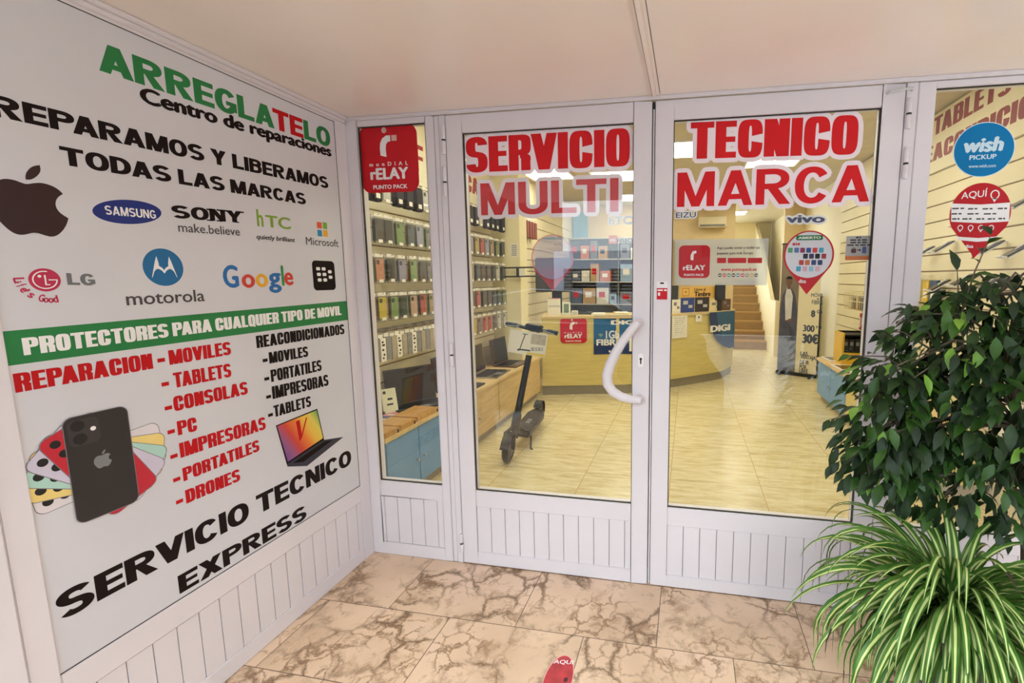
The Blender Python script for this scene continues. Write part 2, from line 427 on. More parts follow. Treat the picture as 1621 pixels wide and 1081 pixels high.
def thin_text(s, bold=0.0, shear=0.0):
    k = (s, bold, shear)
    if k in BF: return BF[k]
    c = bpy.data.curves.new('type', 'FONT'); c.body = s; c.size = 1.0; c.resolution_u = 4
    o = bpy.data.objects.new('type', c); COL.objects.link(o)
    dg = bpy.context.evaluated_depsgraph_get(); me = o.evaluated_get(dg).to_mesh()
    vs = [(v.co.x+shear*v.co.y, v.co.y) for v in me.vertices]; fs = [tuple(p.vertices) for p in me.polygons]
    polys = [[vs[i] for i in f] for f in fs]
    o.evaluated_get(dg).to_mesh_clear(); bpy.data.objects.remove(o); bpy.data.curves.remove(c)
    if bold:
        sh = [(-bold*.5, 0), (0, 0), (bold*.5, 0), (0, bold*.3), (0, -bold*.3)]
        res = []
        for isl in islands(polys): res += union([[(a+dx, b+dy) for a, b in q] for dx, dy in sh for q in isl])
        polys = res
    BF[k] = polys
    return polys
def polys_for(s, sty, bold=0.0, shear=0.0):
    return heavy_text(s, sty) if sty in STY else thin_text(s, bold, shear)
def fit(polys, u0, v0, u1, v1, slope=0.0, ref=None):
    """scale outlines into a rectangle; ref = outlines whose own height fills it (so letters with tails may hang below)"""
    R = ref or polys
    ax = min(x for q in polys for x, y in q); bx = max(x for q in polys for x, y in q)
    ay = min(y for q in R for x, y in q); by = max(y for q in R for x, y in q)
    su = (u1-u0)/(bx-ax); sv = (v1-v0)/(by-ay)
    return [[(u0+(x-ax)*su, v0+(y-ay)*sv+slope*(x-ax)*su) for x, y in q] for q in polys]
def put(mb, polys, fr, d):
    for q in polys: mb.face([fr.p(u, v, d) for u, v in q])
def islands(polys):
    par = {}
    def find(k):
        while par[k] != k: par[k] = par[par[k]]; k = par[k]
        return k
    keys = [[(round(x, 5), round(y, 5)) for x, y in q] for q in polys]
    for ks in keys:
        for k in ks: par.setdefault(k, k)
        for k in ks[1:]: par[find(k)] = find(ks[0])
    out = {}
    for q, ks in zip(polys, keys): out.setdefault(find(ks[0]), []).append(q)
    return list(out.values())
def outer_loops(polys):
    cnt = {}
    for q in polys:
        ks = [(round(x, 5), round(y, 5)) for x, y in q]
        for i in range(len(ks)): cnt[(ks[i], ks[(i+1) % len(ks)])] = 1
    nx = {}
    for (a, b) in cnt:
        if (b, a) not in cnt: nx.setdefault(a, []).append(b)
    loops = []
    while nx:
        st = next(iter(nx)); lp = [st]; cur = st
        while True:
            n = nx[cur].pop()
            if not nx[cur]: del nx[cur]
            if n == st or n not in nx: break
            lp.append(n); cur = n
        ar = sum(lp[i][0]*lp[(i+1) % len(lp)][1]-lp[(i+1) % len(lp)][0]*lp[i][1] for i in range(len(lp)))
        if ar > 1e-7 and len(lp) > 2: loops.append(lp)
    return loops
def halo(polys, r, n=12):
    out = []
    for isl in islands(polys):
        lp = outer_loops(isl)
        out.append(union([[(a+r*math.cos(2*PI*k/n), b+r*math.sin(2*PI*k/n)) for a, b in q] for k in range(n) for q in lp]+lp))
    return out
def ptext(mb, s, sty, fr, d, bl, br, top, bold=0.0, shear=0.0, out=None, caps=None):
    """letter a line so its baseline runs from photo point bl to br and its capitals reach the height of photo point top"""
    u0, v0 = fr.at(*bl); u1, v1 = fr.at(*br); ut, vt = fr.at(*top)
    sl = (v1-v0)/(u1-u0); hgt = vt-(v0+sl*(ut-u0))
    P = polys_for(s, sty, bold, shear)
    ref = polys_for(caps, sty, bold, shear) if caps else None
    P = fit(P, u0, v0, u1, v0+hgt, sl, ref)
    if out is not None:
        for i, h in enumerate(halo(P, out[1])): put(out[0], h, fr, d-0.0004-2e-5*i)
    put(mb, P, fr, d)
    return P
def bars(u0, v0, u1, v1, n=3):
    """print too small to read: a row of word-long dashes"""
    out = []; x = 0.0; ws = [.30, .16, .24, .12, .28, .2]
    tot = sum(ws[i % 6] for i in range(n))+.07*(n-1)
    for i in range(n):
        w = ws[i % 6]/tot; out.append(rc(u0+(u1-u0)*x, v0, u0+(u1-u0)*(x+w), v1)); x += w+.07/tot
    return out
def flat(polys, fr, d):
    mb = MB(); put(mb, polys if len(polys) == 1 or len(polys) > 70 else union(polys), fr, d); return mb
# ------------------------------------------------------------------ the setting
CEIL_Z = 2.135
def struct(name, mb, m, parent=None, bev=0.0, **k):
    return obj(name, mb, m, parent, bev, kind='structure' if parent is None else None, **k)
struct('floor', MB().box(-0.1, 4.3, -2.9, 0.03, -0.06, 0), marble_mat())
struct('floor_shop', MB().box(-0.75, 3.7, 0.03, 9.6, -0.06, 0.0), travertine_mat())
cm = MB().box(-0.1, 4.3, -2.3, 0.05, CEIL_Z, CEIL_Z+0.05)
ceil = struct('ceiling', cm, M_CEIL)
obj('batten', MB().box(1.408, 1.448, -2.3, -0.03, CEIL_Z-0.005, CEIL_Z).box(1.420, 1.436, -2.3, -0.03, CEIL_Z-0.013, CEIL_Z-0.005), M_CEIL, ceil, 0.002)
obj('joint_line', MB().box(1.448, 1.4505, -2.3, -0.03, CEIL_Z-0.001, CEIL_Z).box(1.4175, 1.420, -2.3, -0.03, CEIL_Z-0.0062, CEIL_Z-0.005), M_WHITE2, ceil)

# left porch wall of white aluminium with tongue-and-groove below
wl = struct('wall_left', MB().box(-0.12, -0.012, -1.45, 0.0, 0, CEIL_Z).box(-0.012, 0.012, -1.45, -1.192, 0, CEIL_Z), M_WHITE)
fm = MB()
fm.box(-0.012, 0.006, -1.188, -1.135, 0, 2.11)
fm.box(-0.012, 0.006, -0.0605, 0.0, 0, 2.11)
fm.box(-0.012, 0.004, -1.135, -0.0605, 0.3095, 0.3895)
fm.box(-0.012, 0.004, -1.135, -0.0605, 0, 0.066)
fm.box(-0.012, 0.004, -1.135, -0.0605, 2.103, 2.112)
obj('panel_frame', fm, M_WHITE, wl, 0.0025)
pm = MB()
y = -1.134
while y < -0.062:
    pm.box(-0.010, 0.0, y+0.0012, min(y+0.065-0.0012, -0.0605), 0.0662, 0.309); y += 0.065
obj('groove_panel', pm, M_WHITE, wl, 0.0015)
obj('panel_backing', MB().box(-0.0118, -0.0095, -1.134, -0.061, 0.066, 0.3095), M_WHITE2, wl)

# mouldings under the ceiling
struct('trim_1', MB().box(0.0, 0.020, -1.45, -0.012, 2.110, 2.122).box(0.0, 0.034, -1.45, -0.02, 2.122, CEIL_Z), M_WHITE, bev=0.003)
struct('trim_2', MB().box(0.0, 3.75, -0.016, 0.0, 2.121, CEIL_Z), M_WHITE, bev=0.003)

def kick(name, x0, x1, z0, z1, parent, step=0.073, y0=0.004):
    mb = MB(); x = x0
    while x < x1-0.004:
        mb.box(x+0.0012, min(x+step-0.0012, x1), y0, y0+0.012, z0, z1); x += step
    obj(name, mb, M_WHITE, parent, 0.0015)
    obj('panel_backing', MB().box(x0, x1, y0+0.011, y0+0.03, z0, z1), M_WHITE2, parent)
def glazed(name, x0, x1, g0, g1, z0, z1, gz0, gz1, kz0, kz1, kx0, kx1, yf=0.0, label=None):
    """a glazed leaf: frame, pane in a dark gasket, grooved panel below"""
    r = thing(name, label, None, ((x0+x1)/2, 0.02, z0), kind='structure')
    f = MB()
    f.box(x0, g0, yf, yf+0.05, z0, z1).box(g1, x1, yf, yf+0.05, z0, z1)
    f.box(g0, g1, yf, yf+0.05, gz1, z1).box(g0, g1, yf, yf+0.05, kz1, gz0).box(g0, g1, yf, yf+0.05, z0, kz0)
    if kx0 > g0: f.box(g0, kx0, yf, yf+0.05, kz0, kz1)
    if kx1 < g1: f.box(kx1, g1, yf, yf+0.05, kz0, kz1)
    obj('frame', f, M_WHITE, r, 0.0025)
    k = 0.0035; g = MB()
    g.box(g0, g0+k, yf+.008, yf+.017, gz0, gz1).box(g1-k, g1, yf+.008, yf+.017, gz0, gz1)
    g.box(g0+k, g1-k, yf+.008, yf+.017, gz0, gz0+k).box(g0+k, g1-k, yf+.008, yf+.017, gz1-k, gz1)
    obj('gasket', g, M_GASKET, r)
    obj('glass', MB().box(g0, g1, yf+.018, yf+.023, gz0, gz1), M_GLASS, r)
    kick('groove_panel', kx0, kx1, kz0, kz1, r)
    return r
win1 = glazed('window_1', 0.0, 0.447, 0.0635, 0.4075, 0.0, 2.121, 0.3945, 2.0965, 0.0655, 0.3145, 0.079, 0.402)
obj('post', MB().box(0.4485, 0.472, 0.004, 0.055, 0, 2.121).box(0.4735, 0.5015, 0.0, 0.055, 0, 2.121), M_WHITE, win1, 0.002)
door1 = glazed('door_1', 0.5045, 1.4165, 0.5815, 1.3425, 0.004, 2.119, 0.386, 2.0415, 0.067, 0.304, 0.5815, 1.3425)
door2 = glazed('door_2', 1.4305, 2.3505, 1.5045, 2.2735, 0.004, 2.119, 0.386, 2.0415, 0.060, 0.302, 1.5045, 2.2735)
win2 = glazed('window_2', 2.394, 3.68, 2.4515, 3.60, 0.0, 2.121, 0.39, 2.0965, 0.0655, 0.3145, 2.4515, 3.60)
obj('post', MB().box(2.3535, 2.3925, 0.0, 0.055, 0, 2.121), M_WHITE, win2, 0.002)
# meeting strip between the door leaves
obj('meeting_strip', MB().box(1.4205, 1.4268, 0.010, 0.06, 0.004, 2.09), M_WHITE, door2)
obj('rubber_seal', MB().box(1.4166, 1.4304, 0.030, 0.05, 0.004, 2.119).box(1.4190, 1.4282, 0.006, 0.03, 2.09, 2.117), M_BLACK, door2)

FA = Fr((0, 0.0, 0), (1, 0, 0))
def hinge(px, p0, p1, door):
    x, z1 = FA.at(px, p0); x, z0 = FA.at(px, p1); zm = (z0+z1)/2
    h = obj('hinge', MB().lathe([(0.0075, 0), (0.009, 0.003), (0.009, zm-z0-0.005), (0.0075, zm-z0-0.003)], (x, -0.007, z0), 14)
            .lathe([(0.0075, 0), (0.009, 0.003), (0.009, z1-zm-0.004), (0.0075, z1-zm)], (x, -0.007, zm+.003), 14), M_WHITE, door, smooth=True)
    obj('hinge_ring', MB().lathe([(0.0085, -0.0035), (0.0085, 0.0035)], (x, -0.007, zm), 14), M_BLACK, h)
hinge(704.5, 200, 245, door1); hinge(706.5, 266, 312, door1); hinge(717, 543, 580, door1); hinge(732.5, 845, 872, door1)
hinge(1435.5, 158, 205, door2); hinge(1430.5, 236, 284, door2)
# curved pull handle on the left leaf
HF = Fr((0, -0.045, 0), (1, 0, 0))
hp = [HF.at(*p) for p in ((1008, 512), (998, 524), (986, 540), (975, 558), (966, 577), (961, 594), (962, 608), (970, 620), (983, 628), (998, 632), (1010, 633))]
path = [(hp[0][0]+.01, -0.004, hp[0][1]+.004)]+[(u, -0.045, v) for u, v in hp]+[(hp[-1][0]+.004, -0.004, hp[-1][1])]
obj('pull_handle', MB().tube(path, [.015, .017, .018, .019, .021, .022, .0225, .0225, .0215, .0195, .018, .0165, .015], 16), M_WHITE, door1, smooth=True)
ex, ez = FA.at(1014.5, 570)
esc = obj('lock_plate', MB().prism(rrect(ex-.013, ez-.031, ex+.013, ez+.031, .0125), FA, 0.0, 0.006), M_PRW, door1, 0.0015)
obj('keyhole', MB().prism(ell(ex, ez+.006, .0055, .0055, n=20), FA, 0.006, 0.0068).prism(rrect(ex-.003, ez-.016, ex+.003, ez+.004, .001), FA, 0.006, 0.0068), M_BLACK, esc)
a, b = FA.at(1404, 148.5), FA.at(1443.5, 143)
obj('hold_open_rod', MB().tube([(a[0], -.002, a[1]), (a[0]+.004, -.014, a[1]+.003), ((a[0]+b[0])/2, -.017, (a[1]+b[1])/2+.004), (b[0]-.004, -.014, b[1]+.002), (b[0], -.002, b[1])], .0045, 8), M_LGREY, door2, smooth=True)

# ------------------------------------------------------------------ shop shell
slat_tc = M_CREAM
struct('wall_shop_left', MB().box(-0.75, -0.565, 0.03, 9.6, 0, 2.78), M_CREAM)
sl = MB(); z = 0.55
while z < 2.05:
    sl.box(-0.565, -0.55, 0.62, 2.74, z+.006, z+.116); z += 0.12
obj('slat_backing', MB().box(-0.5655, -0.562, 0.62, 2.74, 0.55, 2.03), M_CREAMD, struct('trim_3', sl, M_CREAM, bev=0.002))
sl = MB(); z = 0.55
while z < 2.05:
    sl.box(-0.565, -0.55, 0.06, 0.618, z+.006, z+.116); z += 0.12
obj('slat_backing', MB().box(-0.5655, -0.562, 0.06, 0.618, 0.55, 2.03), M_CREAMD, struct('trim_4', sl, M_BLUEC, bev=0.002))
sl = MB(); z = 0.9
while z < 2.35:
    sl.box(-0.565, -0.55, 3.0, 6.15, z+.006, z+.146); z += 0.15
obj('slat_backing', MB().box(-0.5655, -0.562, 3.0, 6.15, 0.9, 2.38), M_CREAMD, struct('trim_5', sl, M_CREAM, bev=0.002))
struct('pillar', MB().box(-0.565, -0.235, 2.76, 2.98, 0.492, 2.72), mat('ivory_pillar_paint', (240, 228, 186), 0.6, vary=0.02), bev=0.004)
struct('wall_shop_right', MB().box(3.515, 3.7, 0.03, 9.6, 0, 2.78), M_CREAM)
sl = MB(); z = 0.55
while z < 2.2:
    sl.box(3.50, 3.515, 0.06, 4.4, z+.006, z+.126); z += 0.13
obj('slat_backing', MB().box(3.512, 3.5155, 0.06, 4.4, 0.55, 2.23), M_CREAMD, struct('trim_6', sl, M_CREAM, bev=0.002))
struct('wall_shop_back', MB().box(-0.565, 2.36, 6.3, 6.45, 0, 2.78).box(3.18, 3.515, 6.3, 6.45, 0, 2.78), mat('beige_back_wall', (226, 200, 152), 0.6, vary=0.03), bev=0.003)
struct('wall_stair_back', MB().box(2.2, 3.5, 9.45, 9.6, 0, 2.78), M_CREAM)
struct('ceiling_shop', MB().box(-0.75, 3.7, 0.05, 9.6, 2.72, 2.80), M_ICEIL)
struct('wall_shop_front', MB().box(-0.75, 0.0, 0.0, 0.06, 0, 2.78).box(0.0, 3.7, 0.06, 0.08, 2.125, 2.78).box(3.68, 3.75, 0, 0.06, 0, 2.78), M_CREAM)
st = MB()
for k in range(8):
    st.box(2.36, 3.12, 7.2+.27*k, 9.45, .172*k, .172*(k+1)-.022)
stair = struct('stairs', st, mat('stair_riser_beige', (158, 126, 78), 0.5, vary=0.05))
tr = MB()
for k in range(8): tr.box(2.355, 3.12, 7.185+.27*k, 7.2+.27*k+.27, .172*(k+1)-.03, .172*(k+1))
obj('stair_tread', tr, mat('stair_oak', (178, 140, 84), 0.4, vary=0.08, stretch=(9, 1, 1)), stair, 0.004)
# sloping cheek wall beside the stairs
ck = [(6.46, 0.0), (9.45, 0.0), (9.45, 2.7), (8.6, 2.2), (6.95, 1.0), (6.46, 1.0)]
CKF = Fr((3.12, 0, 0), (0, 1, 0))
bw = struct('wall_stair_cheek', MB().prism(ck, CKF, 0.0, 0.07), M_CREAM)

# ceiling panels with their own light
M_LIGHT = mat('led_panel_diffuser', (252, 250, 232), 0.5, emit=PANEL_POWER)
first = None
PANELS = [(0.55, 1.86), (2.5, 1.70), (-0.2, 3.7), (0.62, 3.95), (2.48, 3.5), (1.55, 2.9), (0.6, 5.5), (2.5, 5.4), (2.4, 7.6), (1.5, 0.75), (-0.1, 0.85)]
WHERE = ['over the left door leaf, nearest the front', 'above the word on the right door leaf, nearest the front', 'above the case racks beside the pillar',
         'over the reception counter, left row', 'in the middle of the right row', 'between the two rows over the open floor', 'behind the reception counter, left row',
         'behind the tall banner, right row', 'over the wooden stairs', 'just inside the doors', 'added unseen inside the narrow side window for more light']  # the last panel is added out of view to brighten the left racks
for (x, y), wh in zip(PANELS, WHERE):
    if first is None:
        first = thing('ceiling_light', 'square white ceiling light panel '+wh, 'light', (x, y, 2.72), 'ceiling light panels')
        fr = MB()
        for a0, a1, b0, b1 in ((-.30, .30, -.30, -.275), (-.30, .30, .275, .30), (-.30, -.275, -.275, .275), (.275, .30, -.275, .275)):
            fr.box(x+a0, x+a1, y+b0, y+b1, 2.703, 2.72)
        obj('light_frame', fr, M_PRW, first, 0.002)
        obj('diffuser', MB().box(x-.274, x+.274, y-.274, y+.274, 2.708, 2.7195), M_LIGHT, first)
    else:
        dup(first, (x, y, 2.72), 'square white ceiling light panel '+wh, 'ceiling light panels')

# ------------------------------------------------------------------ the big sign board on the left wall
SG = Fr((0.0, 0, 0), (0, 1, 0))
sign = thing('sign_board', 'large white repair service sign board covering the left porch wall', 'sign', (0, -0.6, 0.392))
obj('board', MB().box(-0.009, 0.0, -1.1335, -0.0625, 0.3925, 2.1005), M_BOARD, sign)
obj('board_edge', MB().box(-0.009, 0.001, -1.135, -0.0605, 2.1005, 2.1035).box(-0.009, 0.001, -0.0625, -0.0605, 0.3895, 2.1005).box(-0.009, 0.001, -1.135, -0.0605, 0.3895, 0.3925), M_GASKET, sign)
D = 0.0006
def line(s, sty, m, bl, br, top, label=None, dash=None, d=D, **k):
    mb = MB(); ptext(mb, s, sty, SG, d, bl, br, top, **k)
    if dash:
        u, v = SG.at(*dash); put(mb, [rc(u, v-.006, u+.020, v+.006)], SG, d)
    return obj('lettering', mb, m, sign, label=label)
# heading in green with two red letters
u0, v0 = SG.at(157, 111.3); u1, v1 = SG.at(523.5, 233.5); ut, vt = SG.at(171, 71)
slope = (v1-v0)/(u1-u0); hh = vt-(v0+slope*(ut-u0))
S_ = STY['black']
def run(s):
    x = 0; out = []
    for ch in s:
        P, W = glyph(ch, 'black'); x += KERN.get(s[max(0, len(out)-1):len(out)+1], 0)*S_['W'] if out else 0; out.append([[(x+a, b) for a, b in q] for q in P]); x += W+S_['gap']
    return out, x-S_['gap']
letters, total = run('ARREGLATELO')
mg, mr = MB(), MB()
for i, P in enumerate(letters):
    put(mr if i in (7, 8) else mg, [[(u0+a/total*(u1-u0), v0+slope*a/total*(u1-u0)+b*hh) for a, b in q] for q in P], SG, D)
obj('lettering', mg, M_GREEN, sign, label='green letters of the board heading'); obj('lettering', mr, M_RED, sign, label='two red letters inside the green heading')
line('Centro de reparaciones', 'thin', M_INK, (222.5, 162), (525, 248.8), (228, 138), 'black line Centro de reparaciones', bold=.11, caps='C')
line('REPARAMOS Y LIBERAMOS', 'black', M_INK, (-15, 182.5), (520, 299), (23.5, 157), 'black line REPARAMOS Y LIBERAMOS')
line('TODAS LAS MARCAS', 'black', M_INK, (97, 260.5), (484.5, 324.5), (97, 231), 'black line TODAS LAS MARCAS')
uu = [SG.at(*p) for p in ((5.3, 524.5), (14, 579), (546, 507), (544, 476.7))]
e0, e1 = -1.1335, -0.0625
vb0 = uu[1][1]; vb1 = uu[2][1]; vt0 = uu[0][1]; vt1 = uu[3][1]
def at_u(a, b, u): return a[1]+(b[1]-a[1])*(u-a[0])/(b[0]-a[0])
obj('green_band', flat([[(e0, at_u(uu[1], uu[2], e0)), (e1, at_u(uu[1], uu[2], e1)), (e1, at_u(uu[0], uu[3], e1)), (e0, at_u(uu[0], uu[3], e0))]], SG, 0.0003), M_GREEN, sign)
line('PROTECTORES PARA CUALQUIER TIPO DE MOVIL', 'impact', M_PRW, (38, 565), (540.5, 499.6), (32.7, 535), 'white line on the green band', d=0.0009)
line('REPARACION', 'impact', M_RED, (24.6, 622.3), (242.7, 583.5), (21, 591.3), 'red word REPARACION')
line('MOVILES', 'impact', M_RED, (268.5, 578), (366, 561.2), (364.7, 540.3), 'red list word MOVILES', dash=(249, 571))
line('TABLETS', 'impact', M_RED, (275.9, 614.3), (366.5, 596.2), (365.4, 574.7), 'red list word TABLETS', dash=(255.5, 609))
line('CONSOLAS', 'impact', M_RED, (275.9, 651.5), (392.6, 623.5), (391.3, 603.2), 'red list word CONSOLAS', dash=(260.5, 647))
line('PC', 'impact', M_RED, (282, 689.5), (312.5, 681.5), (311, 659.5), 'red list word PC', dash=(265, 685))
line('IMPRESORAS', 'impact', M_RED, (285.8, 725.3), (421, 679), (420.2, 658.7), 'red list word IMPRESORAS', dash=(269.5, 724))
line('PORTATILES', 'impact', M_RED, (290.6, 762.3), (411, 713.5), (410.2, 695), 'red list word PORTATILES', dash=(274, 761))
line('DRONES', 'impact', M_RED, (295, 797.5), (380.5, 760.5), (379.5, 740.9), 'red list word DRONES', dash=(278.5, 796))
line('REACONDICIONADOS', 'impact', M_INK, (406.5, 551.4), (545.3, 528.6), (544.9, 512.6), 'black word REACONDICIONADOS')
line('MOVILES', 'impact', M_INK, (426.5, 575.8), (488, 564.4), (487.5, 547.7), 'black list word MOVILES', dash=(415.7, 571))
line('PORTATILES', 'impact', M_INK, (429.4, 605), (509.3, 586.5), (508.2, 569.2), 'black list word PORTATILES', dash=(418.3, 600.5))
line('IMPRESORAS', 'impact', M_INK, (431.6, 632), (520.2, 610), (519.7, 592.1), 'black list word IMPRESORAS', dash=(421.3, 629))
line('TABLETS', 'impact', M_INK, (433.9, 660.6), (492.6, 643), (491.6, 626.2), 'black list word TABLETS', dash=(424.2, 658))
line('SERVICIO TECNICO', 'black', M_INK, (93, 986), (556.5, 734.5), (142.5, 914.7), 'large black line SERVICIO TECNICO')
line('EXPRESS', 'black', M_INK, (284.3, 940.6), (485.5, 820), (279.5, 912.8), 'large black word EXPRESS')

# maker marks, redrawn where they stand on the board
def mark(polys, m, d=D, label=None, name='logo', parent=None):
    return obj(name, flat(polys, SG, d), m, parent or sign, label=label)
APPLE = [(.50, .70), (.58, .73), (.68, .755), (.80, .735), (.88, .69), (.925, .635), (.86, .585), (.815, .51), (.81, .43), (.85, .35), (.95, .285), (.92, .20), (.86, .10), (.78, .02), (.70, -.01), (.62, .01), (.55, .035), (.48, .035), (.40, .0), (.32, -.01), (.24, .03), (.15, .14), (.08, .28), (.05, .42), (.08, .56), (.15, .67), (.25, .735), (.36, .74), (.44, .715)]
LEAF = [(.50, .765), (.505, .83), (.54, .90), (.60, .965), (.69, 1.0), (.695, .93), (.66, .86), (.60, .80), (.55, .77)]
def soften(q, keep=(), n=2):
    fl_ = [p in keep for p in q]
    for _ in range(n):
        o, f2 = [], []
        for i, p in enumerate(q):
            a, b = q[i-1], q[(i+1) % len(q)]
            if fl_[i]: o.append(p); f2.append(True)
            else:
                o += [(p[0]*.75+a[0]*.25, p[1]*.75+a[1]*.25), (p[0]*.75+b[0]*.25, p[1]*.75+b[1]*.25)]; f2 += [False, False]
        q, fl_ = o, f2
    return q
APPLE = soften(APPLE, ((.925, .635), (.95, .285))); LEAF = soften(LEAF, ((.50, .765), (.69, 1.0)))
def apple(u0, v0, w, h): return [[(u0+a*w, v0+b*h) for a, b in q] for q in (APPLE, LEAF)]
mark(apple(-1.131, 1.512, 0.148, 0.172), mat('dark_maroon_print', (44, 14, 16), 0.45, vary=.05), label='dark fruit mark with a bite')
c = SG.at(204, 335.5)
samb = mark([ell(c[0], c[1], .0815, .0335, math.radians(8))], mat('navy_blue_print', (14, 40, 120), 0.45, vary=.03), 0.0004, label='blue slanted oval mark')
mb = MB(); ptext(mb, 'SAMSUNG', 'bold', SG, 0.0009, (166.5, 339.5), (247, 346.5), (167.5, 325)); obj('lettering', mb, M_PRW, samb)
# serif word built from heavy letters with slab feet
mb = MB(); ptext(mb, 'SONY', 'black', SG, D, (272.5, 345), (384, 353), (272.5, 324))
u, v = SG.at(334, 350); 
for p in ((331, 349.5), (346.5, 350.5), (373, 352.3)):
    a = SG.at(*p); put(mb, [rc(a[0]-.008, a[1], a[0]+.012, a[1]+.004)], SG, D)
for p in ((331, 332), (347, 333), (360, 334.5), (381, 336)):
    a = SG.at(*p); put(mb, [rc(a[0]-.009, a[1]-.002, a[0]+.011, a[1]+.003)], SG, D)
obj('logo', mb, M_INK, sign, label='black wide serif word mark')
line('make.believe', 'thin', mat('dark_grey_print', (70, 62, 66), .5, vary=.03), (282.5, 366.5), (380, 373), (283, 357), 'thin grey slogan under the serif word', bold=.02, caps='x')
M_LIME = mat('lime_green_print', (124, 160, 40), 0.45, vary=.03)
line('h', 'thin', M_LIME, (407.5, 358), (417.5, 359.3), (407.5, 331), 'lime green tall letter', bold=.05)
line('TC', 'thin', M_LIME, (421, 359.5), (460.5, 363.5), (421, 340), 'lime green two small capitals', bold=.05)
line('quietly brilliant', 'thin', M_INK, (406, 378), (467, 383.5), (406.5, 373), 'small handwritten style slogan', bold=.05, shear=.15, caps='x')
for (p, q, col) in (((501, 351), (509.5, 362), (222, 80, 34)), ((510.5, 351.5), (518, 363), (120, 170, 40)), ((502, 363.5), (510, 374.5), (10, 130, 180)), ((511, 364), (519, 375), (240, 170, 30))):
    a, b = SG.at(*p), SG.at(*q); mark([rc(a[0], b[1], b[0], a[1])], mat('window_square_%d' % col[0], col, .45, vary=.02), label='coloured square of the four-square mark')
line('Microsoft', 'thin', mat('dark_grey_print', (70, 62, 66)), (484.5, 387), (536, 391), (485, 375), 'thin grey word under the four squares', bold=.02, caps='M')
c = SG.at(71, 443); M_CRIM = mat('crimson_print', (188, 40, 80), 0.45, vary=.03)
lg = mark([ell(c[0], c[1], .0285, .0285)], M_CRIM, 0.0004, label='round crimson face mark')
mark(ring(c[0], c[1], .0225, .0225, .0026, .0026, 75, 360, 2.0)+[rc(c[0]-.001, c[1]-.013, c[0]+.002, c[1]+.012), rc(c[0]-.001, c[1]-.013, c[0]+.008, c[1]-.0105), rc(c[0]+.006, c[1]-.0013, c[0]+.0225, c[1]+.0013), ell(c[0]-.009, c[1]+.009, .0035, .0035, n=12)], M_PRW, 0.0009, name='face_lines', parent=lg)
line('LG', 'black', mat('mid_grey_print', (110, 112, 116), .45, vary=.02), (107, 451), (151.5, 452), (107, 432), 'grey two-letter mark')
# slogan on an arc under the round mark
mb = MB(); word = "Life's Good"; rad = .0615
for i, ch in enumerate(word):
    if ch == ' ': continue
    ang = math.radians(184+9.0*i+ (2 if i > 5 else 0)); P = fit(thin_text(ch, .09), -.0052, 0, .0050 if ch not in "i'f" else -.001, .019 if ch not in 'esiod' or ch == 'd' else .0125)
    if ch == "'": P = [[(a, b*.4+.009) for a, b in q] for q in P]
    P = [[(a, b) for a, b in q] for q in P]
    cu, cv = c[0]+.008+rad*math.cos(ang), c[1]+.004+rad*math.sin(ang)
    P = rot2([pt for q in P for pt in q], 0, 0, ang+PI/2), P
    flatp, src = P; k = 0
    for q in src:
        mb.face([SG.p(cu+a, cv+b, D) for a, b in flatp[k:k+len(q)]]); k += len(q)
obj('lettering', mb, M_CRIM, sign, label='crimson slogan on an arc')
c = SG.at(259, 423); M_TEAL = mat('teal_blue_print', (16, 104, 156), .45, vary=.03)
mo = mark([ell(c[0], c[1], .0535, .0565)], M_TEAL, 0.0004, label='round blue bat-wing mark')
def wing(s): return [(c[0]+s*x, c[1]+y) for x, y in ((.000, -.009), (.0045, -.002), (.0125, .004), (.0125, .012), (.0165, .033), (.022, .016), (.034, -.031), (.0325, -.031), (.026, -.013), (.020, -.006), (.014, -.005), (.006, -.010), (0, -.019))]
mark([wing(1), wing(-1)], M_PRW, 0.0009, name='wing_letter', parent=mo)
line('motorola', 'thin', mat('dark_grey_print', (70, 62, 66)), (200.5, 483.5), (324.5, 476.5), (201, 469), 'thin grey word under the round blue mark', bold=.03, caps='m')
GB, GR, GY, GG = (mat('search_blue', (30, 104, 172), .45, vary=.02), mat('search_red', (206, 60, 48), .45, vary=.02), mat('search_yellow', (232, 170, 40), .45, vary=.02), mat('search_green', (40, 140, 72), .45, vary=.02))
ends = [(354.5, 379, 456, 419), (383.5, 404.5, 456, 434), (405.5, 425, 455, 433), (426.5, 446.5, 464, 432), (446.5, 450.5, 452.5, 420), (450.5, 465, 452, 431)]
for ch, m_, (xa, xb, yb, yt) in zip('Google', (GB, GR, GY, GB, GG, GR), ends):
    a, b = SG.at(xa, yb), SG.at(xb, yb-(xb-xa)*.08); t = SG.at(xa, yt)
    mark(fit(thin_text(ch, .075), a[0], a[1], b[0], t[1]), m_, label='letter '+ch+' of the multicoloured word mark')
a, b, t = SG.at(495.5, 460), SG.at(532, 460), SG.at(495, 412)
bb = mark([rrect(a[0]+.005, a[1], b[0], t[1], .018)], M_INK, 0.0004, label='black rounded square mark with white dots')
pill = []
cx_, cy_ = (a[0]+b[0])/2+.003, (a[1]+t[1])/2
for r_, row in enumerate(((0, 1), (0, 1), (0, 1))):
    for k in row: pill.append(rrect(cx_-.042+.030*k+.002*r_, cy_+.022-.024*r_, cx_-.021+.030*k+.002*r_, cy_+.036-.024*r_, .005))
for r_ in (0, 1): pill.append(rrect(cx_+.021+.002*r_, cy_+.010-.024*r_, cx_+.042+.002*r_, cy_+.024-.024*r_, .005))
mark(pill, M_PRW, 0.0009, name='white_dots', parent=bb)

